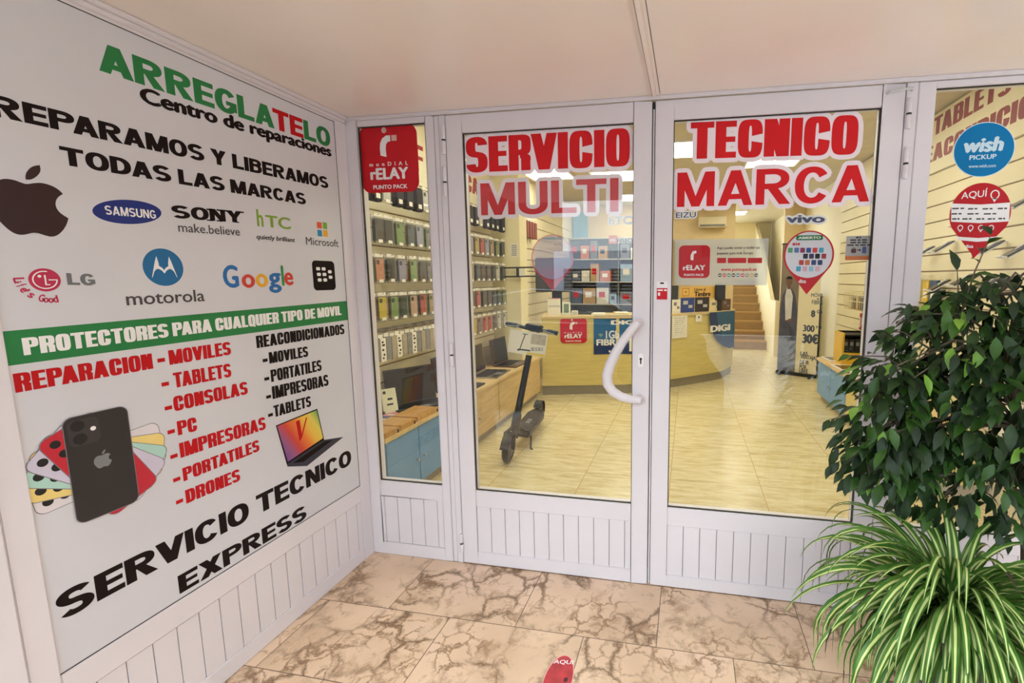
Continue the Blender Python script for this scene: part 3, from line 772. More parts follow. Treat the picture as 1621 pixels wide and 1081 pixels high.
# printed fan of six handsets
def handset(cu, cv, w, h, ang, m, d, lens=True, label=None):
    body = rot2(rrect(cu-w/2, cv-h/2, cu+w/2, cv+h/2, .020), cu, cv, ang)
    edge = rot2(rrect(cu-w/2-.0018, cv-h/2-.0018, cu+w/2+.0018, cv+h/2+.0018, .021), cu, cv, ang)
    o = obj('phone_picture', flat([body], SG, d), m, sign, label=label)
    obj('phone_edge', flat([edge], SG, d-.00012), mat('picture_edge_grey', (128, 120, 126), .45, vary=.03), o)
    if lens:
        ls = [ell(cu-w/2+x, cv+h/2+y, .0105, .0105, n=18) for x, y in ((.026, -.024), (.026, -.056))]
        ls = [rot2(q, cu, cv, ang) for q in ls]
        obj('camera_lens', flat(ls, SG, d+.00012), M_BLACK, o)
    return o
cu, cv = -0.9935, 0.904
for i, (ang, nm, col) in enumerate(((96, 'white', (226, 218, 222)), (80, 'yellow', (240, 212, 130)), (63, 'mint', (176, 214, 202)), (47, 'lilac', (208, 200, 220)), (26, 'red', (196, 34, 52)))):
    handset(cu+.001, cv-.005, .128, .284, math.radians(ang), mat('picture_'+nm, col, .45, vary=.03), .0004+.0004*i, label=nm+' handset in the printed fan')
blk = handset(cu, cv, .134, .286, math.radians(0), mat('picture_graphite', (44, 38, 38), .4, vary=.05), .0027, False, label='graphite handset at the front of the printed fan')
obj('camera_bump', flat([rrect(cu-.060, cv+.064, cu+.003, cv+.134, .014)], SG, .0029), mat('picture_dark_grey', (58, 50, 52), .4, vary=.03), blk)
obj('camera_lens', flat([ell(cu-.040, cv+.118, .0145, .0145, n=20), ell(cu-.038, cv+.082, .0145, .0145, n=20)], SG, .0031), M_BLACK, blk)
obj('flash_dot', flat([ell(cu-.010, cv+.102, .006, .006, n=14)], SG, .0031), M_PRW, blk)
obj('logo', flat(apple(cu-.021, cv-.012, .042, .048), SG, .0031), M_GREY, blk)

# printed laptop
def quad(*pp): return [SG.at(*p) for p in pp]
lap = obj('laptop_picture', flat([quad((436.5, 673.5), (502, 646.8), (513, 696), (454, 735.5))], SG, .0005), M_INK, sign, label='open laptop printed on the board')
M_SCR = bpy.data.materials.new('rainbow_wallpaper_print'); M_SCR.use_nodes = True
nt = M_SCR.node_tree; b_ = nt.nodes['Principled BSDF']
tc = nd(nt, 'ShaderNodeTexCoord'); sp = nd(nt, 'ShaderNodeSeparateXYZ'); nt.links.new(tc.outputs['Object'], sp.inputs[0])
ua, va = SG.at(440, 700); ub, vb = SG.at(510, 680)
ad = nd(nt, 'ShaderNodeMath', operation='MULTIPLY_ADD'); nt.links.new(sp.outputs['Z'], ad.inputs[0]); ad.inputs[1].default_value = .55; nt.links.new(sp.outputs['Y'], ad.inputs[2])
mr_ = nd(nt, 'ShaderNodeMapRange'); nt.links.new(ad.outputs[0], mr_.inputs[0]); mr_.inputs[1].default_value = ua+.55*(va-.06); mr_.inputs[2].default_value = ub+.55*(vb+.045)
rp = ramp(nt, [(0, rgb(96, 66, 150)), (.22, rgb(150, 84, 130)), (.38, rgb(206, 64, 48)), (.55, rgb(232, 120, 48)), (.72, rgb(236, 190, 70)), (.86, rgb(226, 204, 90)), (1, rgb(110, 170, 90))]); nt.links.new(mr_.outputs[0], rp.inputs[0]); nt.links.new(rp.outputs[0], b_.inputs['Base Color'])
obj('laptop_screen', flat([quad((438.5, 674.5), (501, 649.3), (511, 693.5), (455.5, 731))], SG, .0008), M_SCR, lap)
obj('letter_shape', flat([quad((468, 667), (474, 664.5), (478, 692), (474, 699)), quad((484, 661), (486, 660.5), (478, 692), (474, 699))], SG, .0010), M_RED, lap)
obj('laptop_base', flat([quad((454, 735.5), (513, 696), (543.5, 691.5), (486, 737.5), (455, 738.5))], SG, .0007), mat('picture_navy', (38, 38, 58), .4, vary=.05), lap)
obj('laptop_keys', flat([quad((463, 733), (514, 698.5), (526, 696.5), (480, 731))], SG, .0009), M_INK, lap)
# ------------------------------------------------------------------ vinyls and stickers on the glass (stuck to its inner face)
GL = Fr((0, 0.0262, 0), (1, 0, 0))   # inner face
GO = Fr((0, 0.0176, 0), (1, 0, 0))   # outer face
def word_vinyl(s, sty, bl, br, top, label, r=0.0175, fr=None):
    fr = fr or GO; u, v = fr.at(*bl)
    t = thing('window_lettering', label, 'window lettering', (u, 0.026, v))
    hm, lm = MB(), MB()
    ptext(lm, s, sty, fr, 0.0012, bl, br, top, out=(hm, r))
    obj('outline', hm, M_VWHITE, t); obj('lettering', lm, M_VRED, t)
word_vinyl('SERVICIO', 'impact', (739, 274.3), (997, 263), (739, 217.5), 'red word SERVICIO with white outline at the top of the left door glass')
word_vinyl('MULTI', 'bold', (762, 341.5), (979, 335.5), (762, 290.5), 'red word MULTI with white outline on the left door glass', fr=GL)
word_vinyl('TECNICO', 'impact', (1092.5, 252.5), (1356.4, 244.5), (1092, 193.5), 'red word TECNICO with white outline at the top of the right door glass')
word_vinyl('MARCA', 'bold', (1071.5, 328.5), (1375.5, 319.5), (1071, 273), 'red word MARCA with white outline on the right door glass')

def dec(polys, fr, d, m, parent, name, label=None): return obj(name, flat(polys, fr, d), m, parent, label=label)
def relay(fr, u0, v0, u1, v1, label, th=0.0, name='parcel_sticker', lite=False):
    """rounded red parcel-point sticker with its white emblem and words"""
    w, h = u1-u0, v1-v0
    t = thing(name, label, 'sticker', fr.p((u0+u1)/2, v0, 0))
    def q(x0, y0, x1, y1): return (u0+x0*w, v0+y0*h, u0+x1*w, v0+y1*h)
    bulge = []
    for a, b in rrect(0, 0, 1, 1, .14, 8):
        bulge.append((u0+w*(a+.02*math.cos(PI*(b-.5))*(1 if a > .5 else -1)), v0+h*(b+.02*math.cos(PI*(a-.5))*(1 if b > .5 else -1))))
    dec([bulge], fr, .0, M_SRED, t, 'backing')
    dec([ell(u0+.44*w, v0+.93*h, .045*w, .045*w, n=24)], fr, .0005, M_SPINK, t, 'emblem_dot')
    em = [(.355, .555), (.35, .66), (.36, .74), (.40, .81), (.47, .85), (.545, .85), (.545, .76), (.50, .755), (.465, .72), (.455, .65), (.46, .53)]
    dec([[(u0+a*w, v0+b*h) for a, b in em]], fr, .0005, M_PRW, t, 'emblem')
    dec([rc(*q(.565, .765, .655, .85))], fr, .0005, M_SPINK, t, 'emblem_square')
    mb = MB()
    put(mb, fit(thin_text('m  o  n  D  I  A  L', .05), *q(.145, .395, .83, .455)), fr, .0005)
    put(mb, fit(thin_text('rELAY', .10), *q(.15, .19, .83, .37)), fr, .0005)
    put(mb, fit(thin_text('PUNTO PACK', .07), *q(.19, .045, .80, .11)), fr, .0005)
    dec_ = obj('lettering', mb, M_PRW, t)
    return t
a, b = GO.at(573.5, 300), GO.at(666, 300); c_, d_ = GO.at(620, 303.5), GO.at(618, 198)
relay(GO, a[0]+.004, c_[1], b[0]-.008, d_[1], 'red rounded parcel sticker at the top of the narrow side window')

# frosted notice with the same emblem on the right door
n0, n1 = GL.at(1064, 451), GL.at(1217, 377)
M_FROST = glass_mat('frosted_white_film', (235, 238, 238), 1.3, milky=0.62, milk=(222, 222, 218))
nt_ = thing('frosted_notice', 'frosted white notice with red emblem and web address on the right door glass', 'notice', GL.p(n0[0], n0[1], 0))
dec([rc(GL.at(1068, 400)[0], n0[1], n1[0], n1[1])], GL, 0.0, M_FROST, nt_, 'film')
e0_, e1_ = GL.at(1074, 440), GL.at(1124.5, 388)
sub = Fr(GL.o+V3((0, -.0005, 0)), GL.U)
dec([rrect(e0_[0], e0_[1], e1_[0], e1_[1], .02)], sub, 0, M_SRED, nt_, 'emblem_backing')
ww, hh_ = e1_[0]-e0_[0], e1_[1]-e0_[1]
mb = MB(); put(mb, fit(thin_text('rELAY', .09), e0_[0]+.14*ww, e0_[1]+.24*hh_, e1_[0]-.14*ww, e0_[1]+.40*hh_), sub, .0005)
put(mb, fit(thin_text('PUNTO PACK', .06), e0_[0]+.18*ww, e0_[1]+.06*hh_, e1_[0]-.18*ww, e0_[1]+.13*hh_), sub, .0005)
put(mb, [[(e0_[0]+a*ww, e0_[1]+b*hh_) for a, b in ((.38, .56), (.38, .7), (.44, .82), (.56, .84), (.56, .76), (.48, .74), (.47, .54))]], sub, .0005)
obj('lettering', mb, M_PRW, nt_, label='white letters on the emblem')
mb = MB()
for s, x0, x1, yb, yt, bo in (('Aqui puedes enviar y recibir tus', 1135, 1203, 395, 389.5, .05), ('paquetes para toda Europa', 1135, 1192, 403.5, 398, .05)):
    a, b = GL.at(x0, yb), GL.at(x1, yt); put(mb, fit(thin_text(s, bo), a[0], a[1]-.002, b[0], b[1]), sub, 0)
obj('lettering', mb, M_DGREY, nt_, label='two dark lines of text')
for x0, x1 in ((1135, 1149.5), (1152, 1181.5), (1183.5, 1206.5)):
    a, b = GL.at(x0, 416.5), GL.at(x1, 408); dec([rc(a[0], a[1], b[0], b[1])], sub, 0, M_SRED, nt_, 'red_tab')
mb = MB(); a, b = GL.at(1141, 430.5), GL.at(1198, 423.5); put(mb, fit(thin_text('www.puntopack.es', .06), a[0], a[1], b[0], b[1]), sub, 0); obj('lettering', mb, M_SRED, nt_, label='red web address')
for i in range(9):
    a = GL.at(1139.5+7.2*i, 435.5); dec([ell(a[0], a[1], .0072, .0072, n=20)], sub, 0, (M_INK, M_SRED, M_GREEN, M_INK, M_TEAL, M_SRED, M_GREY, mat('flag_gold', (220, 160, 50), .5, vary=.03), M_DGREY)[i], nt_, 'round_flag')
    dec([rc(a[0]-.005, a[1]-.0018, a[0]+.005, a[1]+.0018)], sub, .0004, M_PRW, nt_, 'flag_stripe')

# map-pin stickers
def pin(fr, cu, cv, ru, rv, tipv, n=40):
    pts = [p for p in ell(cu, cv, ru, rv, 0, n, -28, 208)]
    for k in range(1, 6):
        t = k/6; x0_, y0_ = pts[0] if False else (cu-ru*math.cos(math.radians(28)), cv-rv*math.sin(math.radians(28)))
        pts.append((x0_+(cu-x0_)*t, y0_+(tipv-y0_)*t-rv*.10*math.sin(PI*t)*-1*0))
    pts.append((cu, tipv))
    return pts
def px_rect(fr, x0, y0, x1, y1): a, b = fr.at(x0, y1), fr.at(x1, y0); return a[0], a[1], b[0], b[1]
t = thing('pin_sticker', 'red map-pin sticker headed ABIERTO on the right door glass', 'sticker', GL.p(*GL.at(1278, 465), 0))
l, r_ = GL.at(1240.5, 402)[0], GL.at(1320.5, 402)[0]; cu_, cv_ = (l+r_)/2, GL.at(1280, 404)[1]; topv = GL.at(1280, 365)[1]; tip = GL.at(1276.5, 466)[1]
dec([pin(GL, cu_, cv_, (r_-l)/2, topv-cv_, tip)], GL, 0, M_SRED, t, 'backing')
dec([ell(cu_, cv_+.001, (r_-l)/2-.007, (topv-cv_)-.006, 0, 48)], GL, .0004, mat('pale_lilac_vinyl', (226, 222, 232), .4, vary=.02), t, 'white_disc')
a = px_rect(GL, 1260, 372, 1303, 380.5); dec([rrect(*a, .006)], GL, .0007, M_GREEN, t, 'green_tab')
a = px_rect(GL, 1263.5, 374, 1299.5, 378.5); mb = MB(); put(mb, fit(thin_text('ABIERTO', .10), *a), GL, .0010); obj('lettering', mb, M_PRW, t, label='white word on the green tab')
a = px_rect(GL, 1254.5, 384.5, 1266, 388.5); mb = MB(); put(mb, bars(*a, 3), GL, .0007); obj('small_print', mb, M_SRED, t, label='small red print')
ICON = [(1247, 392, (90, 160, 110)), (1257, 392, (90, 120, 180)), (1266.5, 392, (150, 50, 90)), (1276, 392, (40, 90, 160)), (1286, 392, (214, 70, 70)), (1296, 392, (80, 170, 205)),
        (1271, 401.5, (30, 30, 44)), (1280.5, 401.5, (64, 50, 100)), (1290, 401.5, (28, 22, 26)), (1300, 401.5, (170, 40, 60)), (1264.5, 411.5, (190, 60, 60)), (1274, 411.5, (206, 110, 50)), (1284, 411.5, (44, 64, 120)), (1294, 411.5, (30, 50, 110)),
        (1260, 421.5, (70, 165, 200)), (1270, 421.5, (226, 170, 190)), (1280, 421.5, (150, 200, 220)), (1290, 421.5, (230, 180, 196))]
for x, y, col in ICON:
    dec([rrect(*px_rect(GL, x, y, x+8, y+8), .003)], GL, .0007, mat('icon_%d_%d_%d' % col, col, .45, vary=.03), t, 'app_icon')
a = px_rect(GL, 1264, 442, 1276, 448); mb = MB(); put(mb, fit(thin_text('disa', .06), *a), GL, .0005); obj('lettering', mb, M_PRW, t, label='small white word near the pin tip')
# faded twin on the left door
M_FADE = glass_mat('faded_pink_film', (240, 226, 230), 1.3, milky=0.5, milk=(226, 96, 112))
M_FADE2 = glass_mat('faded_lilac_film', (238, 236, 244), 1.3, milky=0.45, milk=(190, 188, 220))
t = thing('pin_sticker', 'faded see-through pink map-pin sticker on the left door glass', 'sticker', GL.p(*GL.at(875, 462), 0))
l, r_ = GL.at(841, 408)[0], GL.at(908, 408)[0]; cu_, cv_ = (l+r_)/2, GL.at(875, 408)[1]; topv = GL.at(875, 371)[1]; tip = GL.at(878, 461)[1]
P_ = pin(GL, cu_, cv_, (r_-l)/2, topv-cv_, tip); disc = ell(cu_, cv_+.001, (r_-l)/2-.007, (topv-cv_)-.006, 0, 48)
ringq = [[P_[i], P_[i+1], disc[min(47, int((i-6)/41*30)) % 48], disc[min(47, int((i-6)/41*30)) % 48]] for i in range(0)]
lowest = [p for p in P_ if p[1] < cv_-.35*(topv-cv_)]
dec([[disc[k], disc[(k+1) % 48], ell(cu_, cv_, (r_-l)/2, topv-cv_, 0, 48)[(k+1) % 48], ell(cu_, cv_, (r_-l)/2, topv-cv_, 0, 48)[k]] for k in range(48)], GL, 0, M_FADE, t, 'pink_rim')
low = [(cu_+(r_-l)/2*math.cos(math.radians(a)), cv_+(topv-cv_)*math.sin(math.radians(a))) for a in (-28, -40, -60, -90, -120, -140, -152)]
dec([low[::-1]+[(cu_, tip)]], GL, .0003, M_FADE, t, 'pink_tip')
dec([disc], GL, .0006, M_FADE2, t, 'lilac_disc')
a = px_rect(GL, 858, 375, 894, 380); mb = MB(); put(mb, fit(thin_text('ABIERTO', .08), *a), GL, .001); obj('lettering', mb, mat('faded_teal_print', (110, 150, 170), .5, vary=.03), t)
# right window stickers
t = thing('round_sticker', 'round blue pickup sticker on the right-hand window', 'sticker', GO.p(*GO.at(1558, 281), 0))
l, r_ = GO.at(1510.5, 237)[0], GO.at(1605, 237)[0]; cu_, cv_ = (l+r_)/2, GO.at(1558, 237)[1]; rv_ = GO.at(1558, 194.5)[1]-cv_
dec([ell(cu_, cv_, (r_-l)/2+.003, rv_+.003, 0, 56)], GO, 0, mat('pale_blue_vinyl', (206, 228, 240), .4, vary=.02), t, 'rim')
dec([ell(cu_, cv_, (r_-l)/2, rv_, 0, 56)], GO, .0004, mat('cyan_blue_vinyl', (2, 118, 176), .6, vary=.03, spec=.2), t, 'disc')
mb = MB(); ptext(mb, 'wish', 'thin', GO, .0008, (1524, 243), (1588, 239), (1526, 226.5), bold=.12, shear=.14, caps='w'); ptext(mb, 'PICKUP', 'thin', GO, .0008, (1534, 253.5), (1577, 251), (1534, 246), bold=.06)
ptext(mb, 'www.wish.com', 'thin', GO, .0008, (1533, 266), (1576, 264.5), (1533, 262.5), bold=.03, caps='w')
obj('lettering', mb, mat('pale_cyan_vinyl', (200, 226, 238), .4, vary=.02), t)
t = thing('pin_sticker', 'red and white map-pin sticker headed with AQUI on the right-hand window', 'sticker', GO.p(*GO.at(1540, 410), 0))
l, r_ = GO.at(1503.5, 335)[0], GO.at(1600.5, 335)[0]; cu_, cv_ = (l+r_)/2, GO.at(1552, 338)[1]; topv = GO.at(1553, 289.5)[1]; tip = GO.at(1540, 410)[1]
P_ = pin(GO, cu_, cv_, (r_-l)/2, topv-cv_, tip)
P_[-1] = (GO.at(1540, 410)[0], tip)
dec([P_], GO, 0, mat('brick_red_vinyl', (188, 34, 42), .6, vary=.03, spec=.2), t, 'backing')
def band(y0l, y0r, y1l, y1r, xl0, xr0, xl1, xr1): return [GO.at(xl1, y1l), GO.at((xl1+xr1)/2, (y1l+y1r)/2+2.5), GO.at(xr1, y1r), GO.at(xr0, y0r), GO.at((xl0+xr0)/2, (y0l+y0r)/2+2.5), GO.at(xl0, y0l)]
dec([band(322, 320.5, 351, 350.5, 1506, 1599, 1505.5, 1597)], GO, .0004, M_PRW, t, 'white_band'); dec([band(374.5, 374, 380, 380.5, 1514, 1582, 1517, 1576)], GO, .0004, M_PRW, t, 'white_stripe')
mb = MB(); ptext(mb, 'AQUÍ', 'thin', GO, .0006, (1521, 317), (1562, 313), (1521, 304.5), bold=.02, caps='AQU'); a = GO.at(1575, 308)
put(mb, ring(a[0], a[1], .015, .017, .004, .004, 0, 360, 2)+[[(a[0]-.009, a[1]-.013), (a[0], a[1]-.028), (a[0]+.009, a[1]-.013)]], GO, .0006)
for i in range(4):
    a = GO.at(1520+16.3*i, 360.5); put(mb, ring(a[0], a[1], .0095, .0105, .003, .003, 0, 360, 2, 16)+[[(a[0]-.006, a[1]-.008), (a[0], a[1]-.017), (a[0]+.006, a[1]-.008)]], GO, .0006)
a = px_rect(GO, 1527, 387, 1541, 392.5); put(mb, fit(thin_text('disa', .05), *a), GO, .0006)
obj('lettering', mb, M_PRW, t)
mb = MB()
for x, y, w_ in ((1507, 330, 19), (1532, 330.5, 15), (1555, 330.5, 16), (1579, 330, 15), (1506, 338.5, 16), (1531, 338.5, 18), (1557, 338.5, 20), (1507, 346.5, 12), (1523, 346.5, 15), (1545, 346.5, 13), (1563, 346.5, 12), (1580, 346, 11)):
    a = px_rect(GO, x, y-1.3, x+w_, y+1.3); put(mb, bars(*a, 2), GO, .0008)
for q in mb.v[:0]: pass
obj('small_print', mb, M_DGREY, t)
# grey notice, white outlined brand words, small sticker on the stile
t = thing('paper_notice', 'small grey notice with an orange stripe on the right door glass', 'notice', GL.p(*GL.at(1360, 412), 0))
dec([rc(*px_rect(GL, 1337.5, 373, 1380.5, 411.5))], GL, 0, mat('grey_card', (176, 170, 170), .5, vary=.03), t, 'card')
dec([rc(*px_rect(GL, 1337.5, 405, 1380.5, 411.8))], GL, .0004, mat('orange_vinyl', (206, 110, 52), .45, vary=.03), t, 'orange_stripe')
mb = MB()
for k, w_ in enumerate((8, 26, 26, 36)):
    a = px_rect(GL, 1359-w_/2, 374.5+4*k, 1359+w_/2, 377.3+4*k); put(mb, bars(*a, max(2, w_//8)), GL, .0004)
obj('small_print', mb, M_DGREY, t)
a = px_rect(GL, 1347, 392, 1355.5, 400.5); b = px_rect(GL, 1364.5, 390.5, 1371.5, 401)
dec([rrect(a[0], a[1], a[2], a[3]-.004, .004)]+ring((a[0]+a[2])/2, a[3]-.005, .006, .006, .002, .002, 0, 180, 2, 10), GL, .0004, mat('icon_maroon', (84, 36, 36), .5, vary=.03), t, 'bag_icon')
dec([rrect(*b, .004)], GL, .0004, mat('icon_blue', (64, 84, 150), .5, vary=.03), t, 'phone_icon')
dec([[GL.at(1357, 396.5), GL.at(1360.5, 396.5), GL.at(1360.5, 398), GL.at(1363, 395.8), GL.at(1360.5, 393.5), GL.at(1360.5, 395), GL.at(1357, 395)][::-1]], GL, .0004, M_INK, t, 'arrow')
def outlined(s, bl, br, top, label, m, r=.0075, bold=.03, caps=None):
    u, v = GL.at(*bl); t = thing('window_lettering', label, 'window lettering', GL.p(u, v, 0)); hm, lm = MB(), MB()
    ptext(lm, s, 'thin', GL, .0012, bl, br, top, bold=bold, out=(hm, r), caps=caps); obj('outline', hm, M_PRW, t); obj('lettering', lm, m, t)
M_SLATE = mat('slate_blue_vinyl', (78, 84, 116), .45, vary=.03)
outlined('vivo', (1244.5, 353), (1305.5, 352.5), (1244.5, 344), 'small slate blue word with white outline above the pin sticker on the right door glass', M_SLATE, bold=.09, caps='v')
outlined('EIZU', (1070, 345), (1101.5, 344), (1070, 336.5), 'small slate word with white outline at the left edge of the right door glass', M_SLATE, r=.005)
outlined('hTC', (964, 355.5), (1000, 354.5), (964, 343), 'small pale three-letter mark at the right edge of the left door glass', M_LGREY, r=.004, bold=.02)
outlined('XIAO', (979, 384.5), (1001, 384), (979, 377.5), 'small dark outlined word beside an orange square on the left door glass', M_DGREY, r=.003)
t = thing('square_sticker', 'small orange square sticker left of the dark word on the left door glass', 'sticker', GL.p(*GL.at(970, 386), 0))
dec([rrect(*px_rect(GL, 963.5, 372.5, 977, 386), .005)], GL, 0, mat('salmon_orange_vinyl', (232, 128, 104), .4, vary=.03), t, 'backing'); mb = MB(); put(mb, fit(thin_text('mi', .1), *px_rect(GL, 966, 376.5, 974.5, 383)), GL, .0005); obj('lettering', mb, M_PRW, t)
ST = Fr((0, -0.0006, 0), (1, 0, 0))
t = thing('small_sticker', 'small red and white sticker on the meeting stile of the right door', 'sticker', ST.p(*ST.at(1048, 474), 0))
dec([rc(*px_rect(ST, 1039.5, 445.5, 1056.5, 474))], ST, 0, M_PRW, t, 'backing'); dec([rc(*px_rect(ST, 1039.5, 456, 1056.5, 474))], ST, .0004, M_SRED, t, 'red_panel')
mb = MB(); put(mb, bars(*px_rect(ST, 1041, 458, 1055.5, 460.5), 2), ST, .0008); put(mb, [rc(*px_rect(ST, 1041.5, 463, 1045, 468))], ST, .0008); obj('lettering', mb, M_PRW, t)
dec([rc(*px_rect(ST, 1045, 447, 1051, 449.5))], ST, .0004, M_INK, t, 'black_mark')
# floor sticker
FL = Fr((0, 0, 0.0006), (1, 0, 0), (0, 1, 0))
fu, fv = 1.150, -0.545
t = thing('floor_sticker', 'worn red pin sticker on the marble porch floor', 'sticker', FL.p(fu, fv, 0))
dec([pin(FL, fu+.003, fv, .052, .105, fv-.21)], FL, 0, mat('pale_pink_vinyl', (232, 170, 164), .45, vary=.03), t, 'pale_edge')
dec([pin(FL, fu+.003, fv, .049, .101, fv-.203)], FL, .0003, mat('worn_red_vinyl', (186, 48, 58), .45, vary=.18, scale=26), t, 'backing')
mb = MB(); put(mb, fit(thin_text('AQUI', .03), fu-.033, fv+.058, fu+.038, fv+.078, .12), FL, .0006); obj('lettering', mb, M_PRW, t)
dec([rc(fu-.034, fv-.06, fu-.012, fv-.03), ell(fu+.022, fv-.05, .012, .018, n=20)], FL, .0006, mat('faded_pink_print', (226, 150, 150), .45, vary=.05), t, 'faded_print')
dec([ell(fu+.030, fv+.004, .008, .010, n=12)], FL, .0007, mat('dark_scuff', (80, 36, 40), .6, vary=.1), t, 'scuff')

# ------------------------------------------------------------------ the street behind the viewer (seen only as a reflection in the glass)
struct('pavement', MB().box(-9, 9, -3.3, -2.9, -0.2, -0.06).box(4.3, 9, -2.9, 1.0, -0.2, -0.06).box(-9, -0.1, -2.9, 1.0, -0.2, -0.06), mat('street_paving', (214, 208, 200), .8, vary=.08))
struct('road', MB().box(-9, 9, -11, -3.3, -0.32, -0.2), mat('street_asphalt', (186, 186, 188), .85, vary=.1))
b1 = thing('street_building', None, None, (-3.5, -11, -.2), kind='structure')
bm_ = MB().box(-2.4, 0.6, -12, -11, -0.2, 2.2); obj('building_wall', bm_, mat('pale_lilac_render', (216, 222, 238), .8, vary=.04), b1)
for x in (-1.6, -.2):
    for z in (0.3,):
        sm = MB()
        for k in range(14): sm.box(x-.5, x+.5, -11.03, -11.0, z+.1*k, z+.1*k+.085)
        obj('roller_shutter', sm, mat('shutter_blue_grey', (170, 178, 198), .6, vary=.04), b1)
b2 = thing('street_building', None, None, (5, -11, -.2), kind='structure')
obj('building_wall', MB().box(0.6, 9, -12, -11.1, -0.2, 4.4).box(-9, -2.4, -12, -11.1, -0.2, 4.4), mat('tan_render', (74, 66, 60), .8, vary=.06), b2)
for x in (2.6, 5.0):
    sm = MB()
    for k in range(12): sm.box(x-.7, x+.7, -11.13, -11.1, 2.0+.12*k, 2.0+.12*k+.10)
    obj('roller_shutter', sm, M_DGREY, b2)
b3 = thing('street_building', None, None, (7.2, -5, -.2), kind='structure')  # unseen house on the right, added to hold back light from that side
obj('building_wall', MB().box(7.4, 8.4, -11.0, 1.0, -0.2, 5), mat('warm_grey_render', (168, 158, 150), .8, vary=.05), b3)
car = thing('car', 'dark blue saloon car parked in the street, seen only as a reflection', 'car', (-0.6, -4.9, -.2))
def car_section(prof, y0, y1, inset): pass
CF = Fr((0, -4.15, 0), (1, 0, 0))
prof = [(-3.0, .0), (-3.05, .45), (-2.6, .72), (-1.9, .80), (-1.35, 1.12), (-.7, 1.24), (-.1, 1.22), (.37, 1.13), (.98, .80), (1.75, .68), (1.95, .40), (1.95, .0)]
cm_ = MB()
rings = []
for y_, s_, zz in ((-4.15, 1.0, 0), (-4.12, .985, 0), (-4.55, .97, .02), (-5.2, .97, .02), (-5.62, .985, 0), (-5.60, 1.0, 0)): rings.append((y_, s_, zz))
low = [(x, min(z, .78)) for x, z in prof]
cm_.prism(low, CF, 0, -1.6)
obj('car_body', cm_, mat('dark_blue_car_paint', (24, 30, 52), .15, vary=.03, coat=1.0), car, .03, smooth=True)
gh = [(-1.85, .78), (-1.33, 1.12), (-.7, 1.23), (-.1, 1.21), (.37, 1.12), (.96, .78)]
gm = MB(); n_ = len(gh)
A_ = [V3((x, -4.2-.28*(z-.78), z)) for x, z in gh]; B_ = [V3((x, -5.7+.28*(z-.78), z)) for x, z in gh]
gm.face(A_); gm.face(B_[::-1])
for i in range(n_-1): gm.face([A_[i], B_[i], B_[i+1], A_[i+1]])
obj('car_roof', gm, MATS['dark_blue_car_paint'], car, smooth=True)
wins = [[(-1.62, .82), (-1.25, 1.08), (-.72, 1.17), (-.72, .82)], [(-.66, .82), (-.66, 1.17), (-.1, 1.155), (.33, 1.07), (.78, .82)]]
wm = MB()
for q in wins: wm.prism([(x, z) for x, z in q], Fr((0, -4.185, 0), (1, 0, 0), (0, -.27, .96)), 0, .002) if False else wm.face([(x, -4.196-.28*(z-.78)+.0, z) for x, z in q][::-1])
obj('car_window', wm, mat('car_side_glass', (60, 84, 104), .08, vary=.02), car)
obj('chrome_strip', MB().tube([(x, -4.19-.28*(z-.78), z+.012) for x, z in gh], .014, 8).tube([(-2.4, -4.145, .79), (.95, -4.145, .77)], .012, 8).tube([(-2.3, -4.145, .36), (1.2, -4.145, .33)], .012, 8), M_CHROME, car, smooth=True)
for x in (-2.25, 1.1):
    w_ = obj('wheel', MB().lathe([(.10, 0), (.31, .01), (.33, .05), (.33, .17), (.31, .2), (.1, .2)], (x, -4.12, .13), 28, axis=V3((0, -1, 0))), M_BLACK, car, smooth=True)
    obj('rim', MB().lathe([(.02, 0), (.2, .0), (.21, .02)], (x, -4.105, .13), 24, axis=V3((0, -1, 0))), M_CHROME, w_)
# ------------------------------------------------------------------ inside the shop: cabinets and counter
def cabinet(label, xf, xb, y0, y1, zt, fm, sm, doors, knob_side=None, legs=True):
    """low cabinet; xf = x of the door fronts, xb = x at the wall"""
    s = 1 if xf > xb else -1
    t = thing('cabinet', label, 'cabinet', ((xf+xb)/2, (y0+y1)/2, 0))
    a, b = sorted((xf-s*.02, xb))
    obj('carcass', MB().box(a, b, y0, y1, .075, zt), sm, t, .002)
    a, b = sorted((xf-s*.05, xb))
    obj('plinth', MB().box(a, b, y0, y1, 0, .075), mat('grey_plinth_laminate', (168, 158, 138), .5, vary=.04), t)
    w = (y1-y0)/doors
    for k in range(doors):
        a, b = sorted((xf, xf-s*.0195)); ya, yb = y0+w*k+.002, y0+w*(k+1)-.002
        d = obj('door', MB().box(a, b, ya, yb, .08, zt-.004), fm, t, .0015)
        yk = yb-.035 if k % 2 == 0 else ya+.035
        obj('knob', MB().lathe([(.004, 0), (.004, .012), (.009, .014), (.010, .020), (.006, .024)], (xf, yk, .245), 12, axis=V3((s, 0, 0))), M_CHROME, d, smooth=True)
    return t
cabinet('powder blue two-door cabinet behind the narrow side window', -.13, -.55, .312, .948, .462, M_BLUEC, M_WOOD, 2)
cabinet('light oak cabinet between the blue cabinet and the scooter', -.13, -.55, .955, 1.87, .462, M_WOOD, M_WOOD, 2)
cabinet('light oak cabinet behind the scooter, ending at the reception counter', -.13, -.55, 1.88, 3.05, .462, M_WOOD, M_WOOD, 2)
w_ = obj('worktop', MB().box(-.55, -.112, .29, 3.06, .463, .49), M_WOODT, bev=.002); tag(w_, 'long light oak worktop along the left wall', 'worktop')
cabinet('powder blue two-door cabinet along the right wall', 3.09, 3.5, 2.62, 3.56, .462, M_BLUEC, M_WOOD, 2)
cabinet('honey oak cabinet along the right wall, nearer the window', 3.09, 3.5, 1.2, 2.61, .462, M_WOODC, M_WOODC, 2)
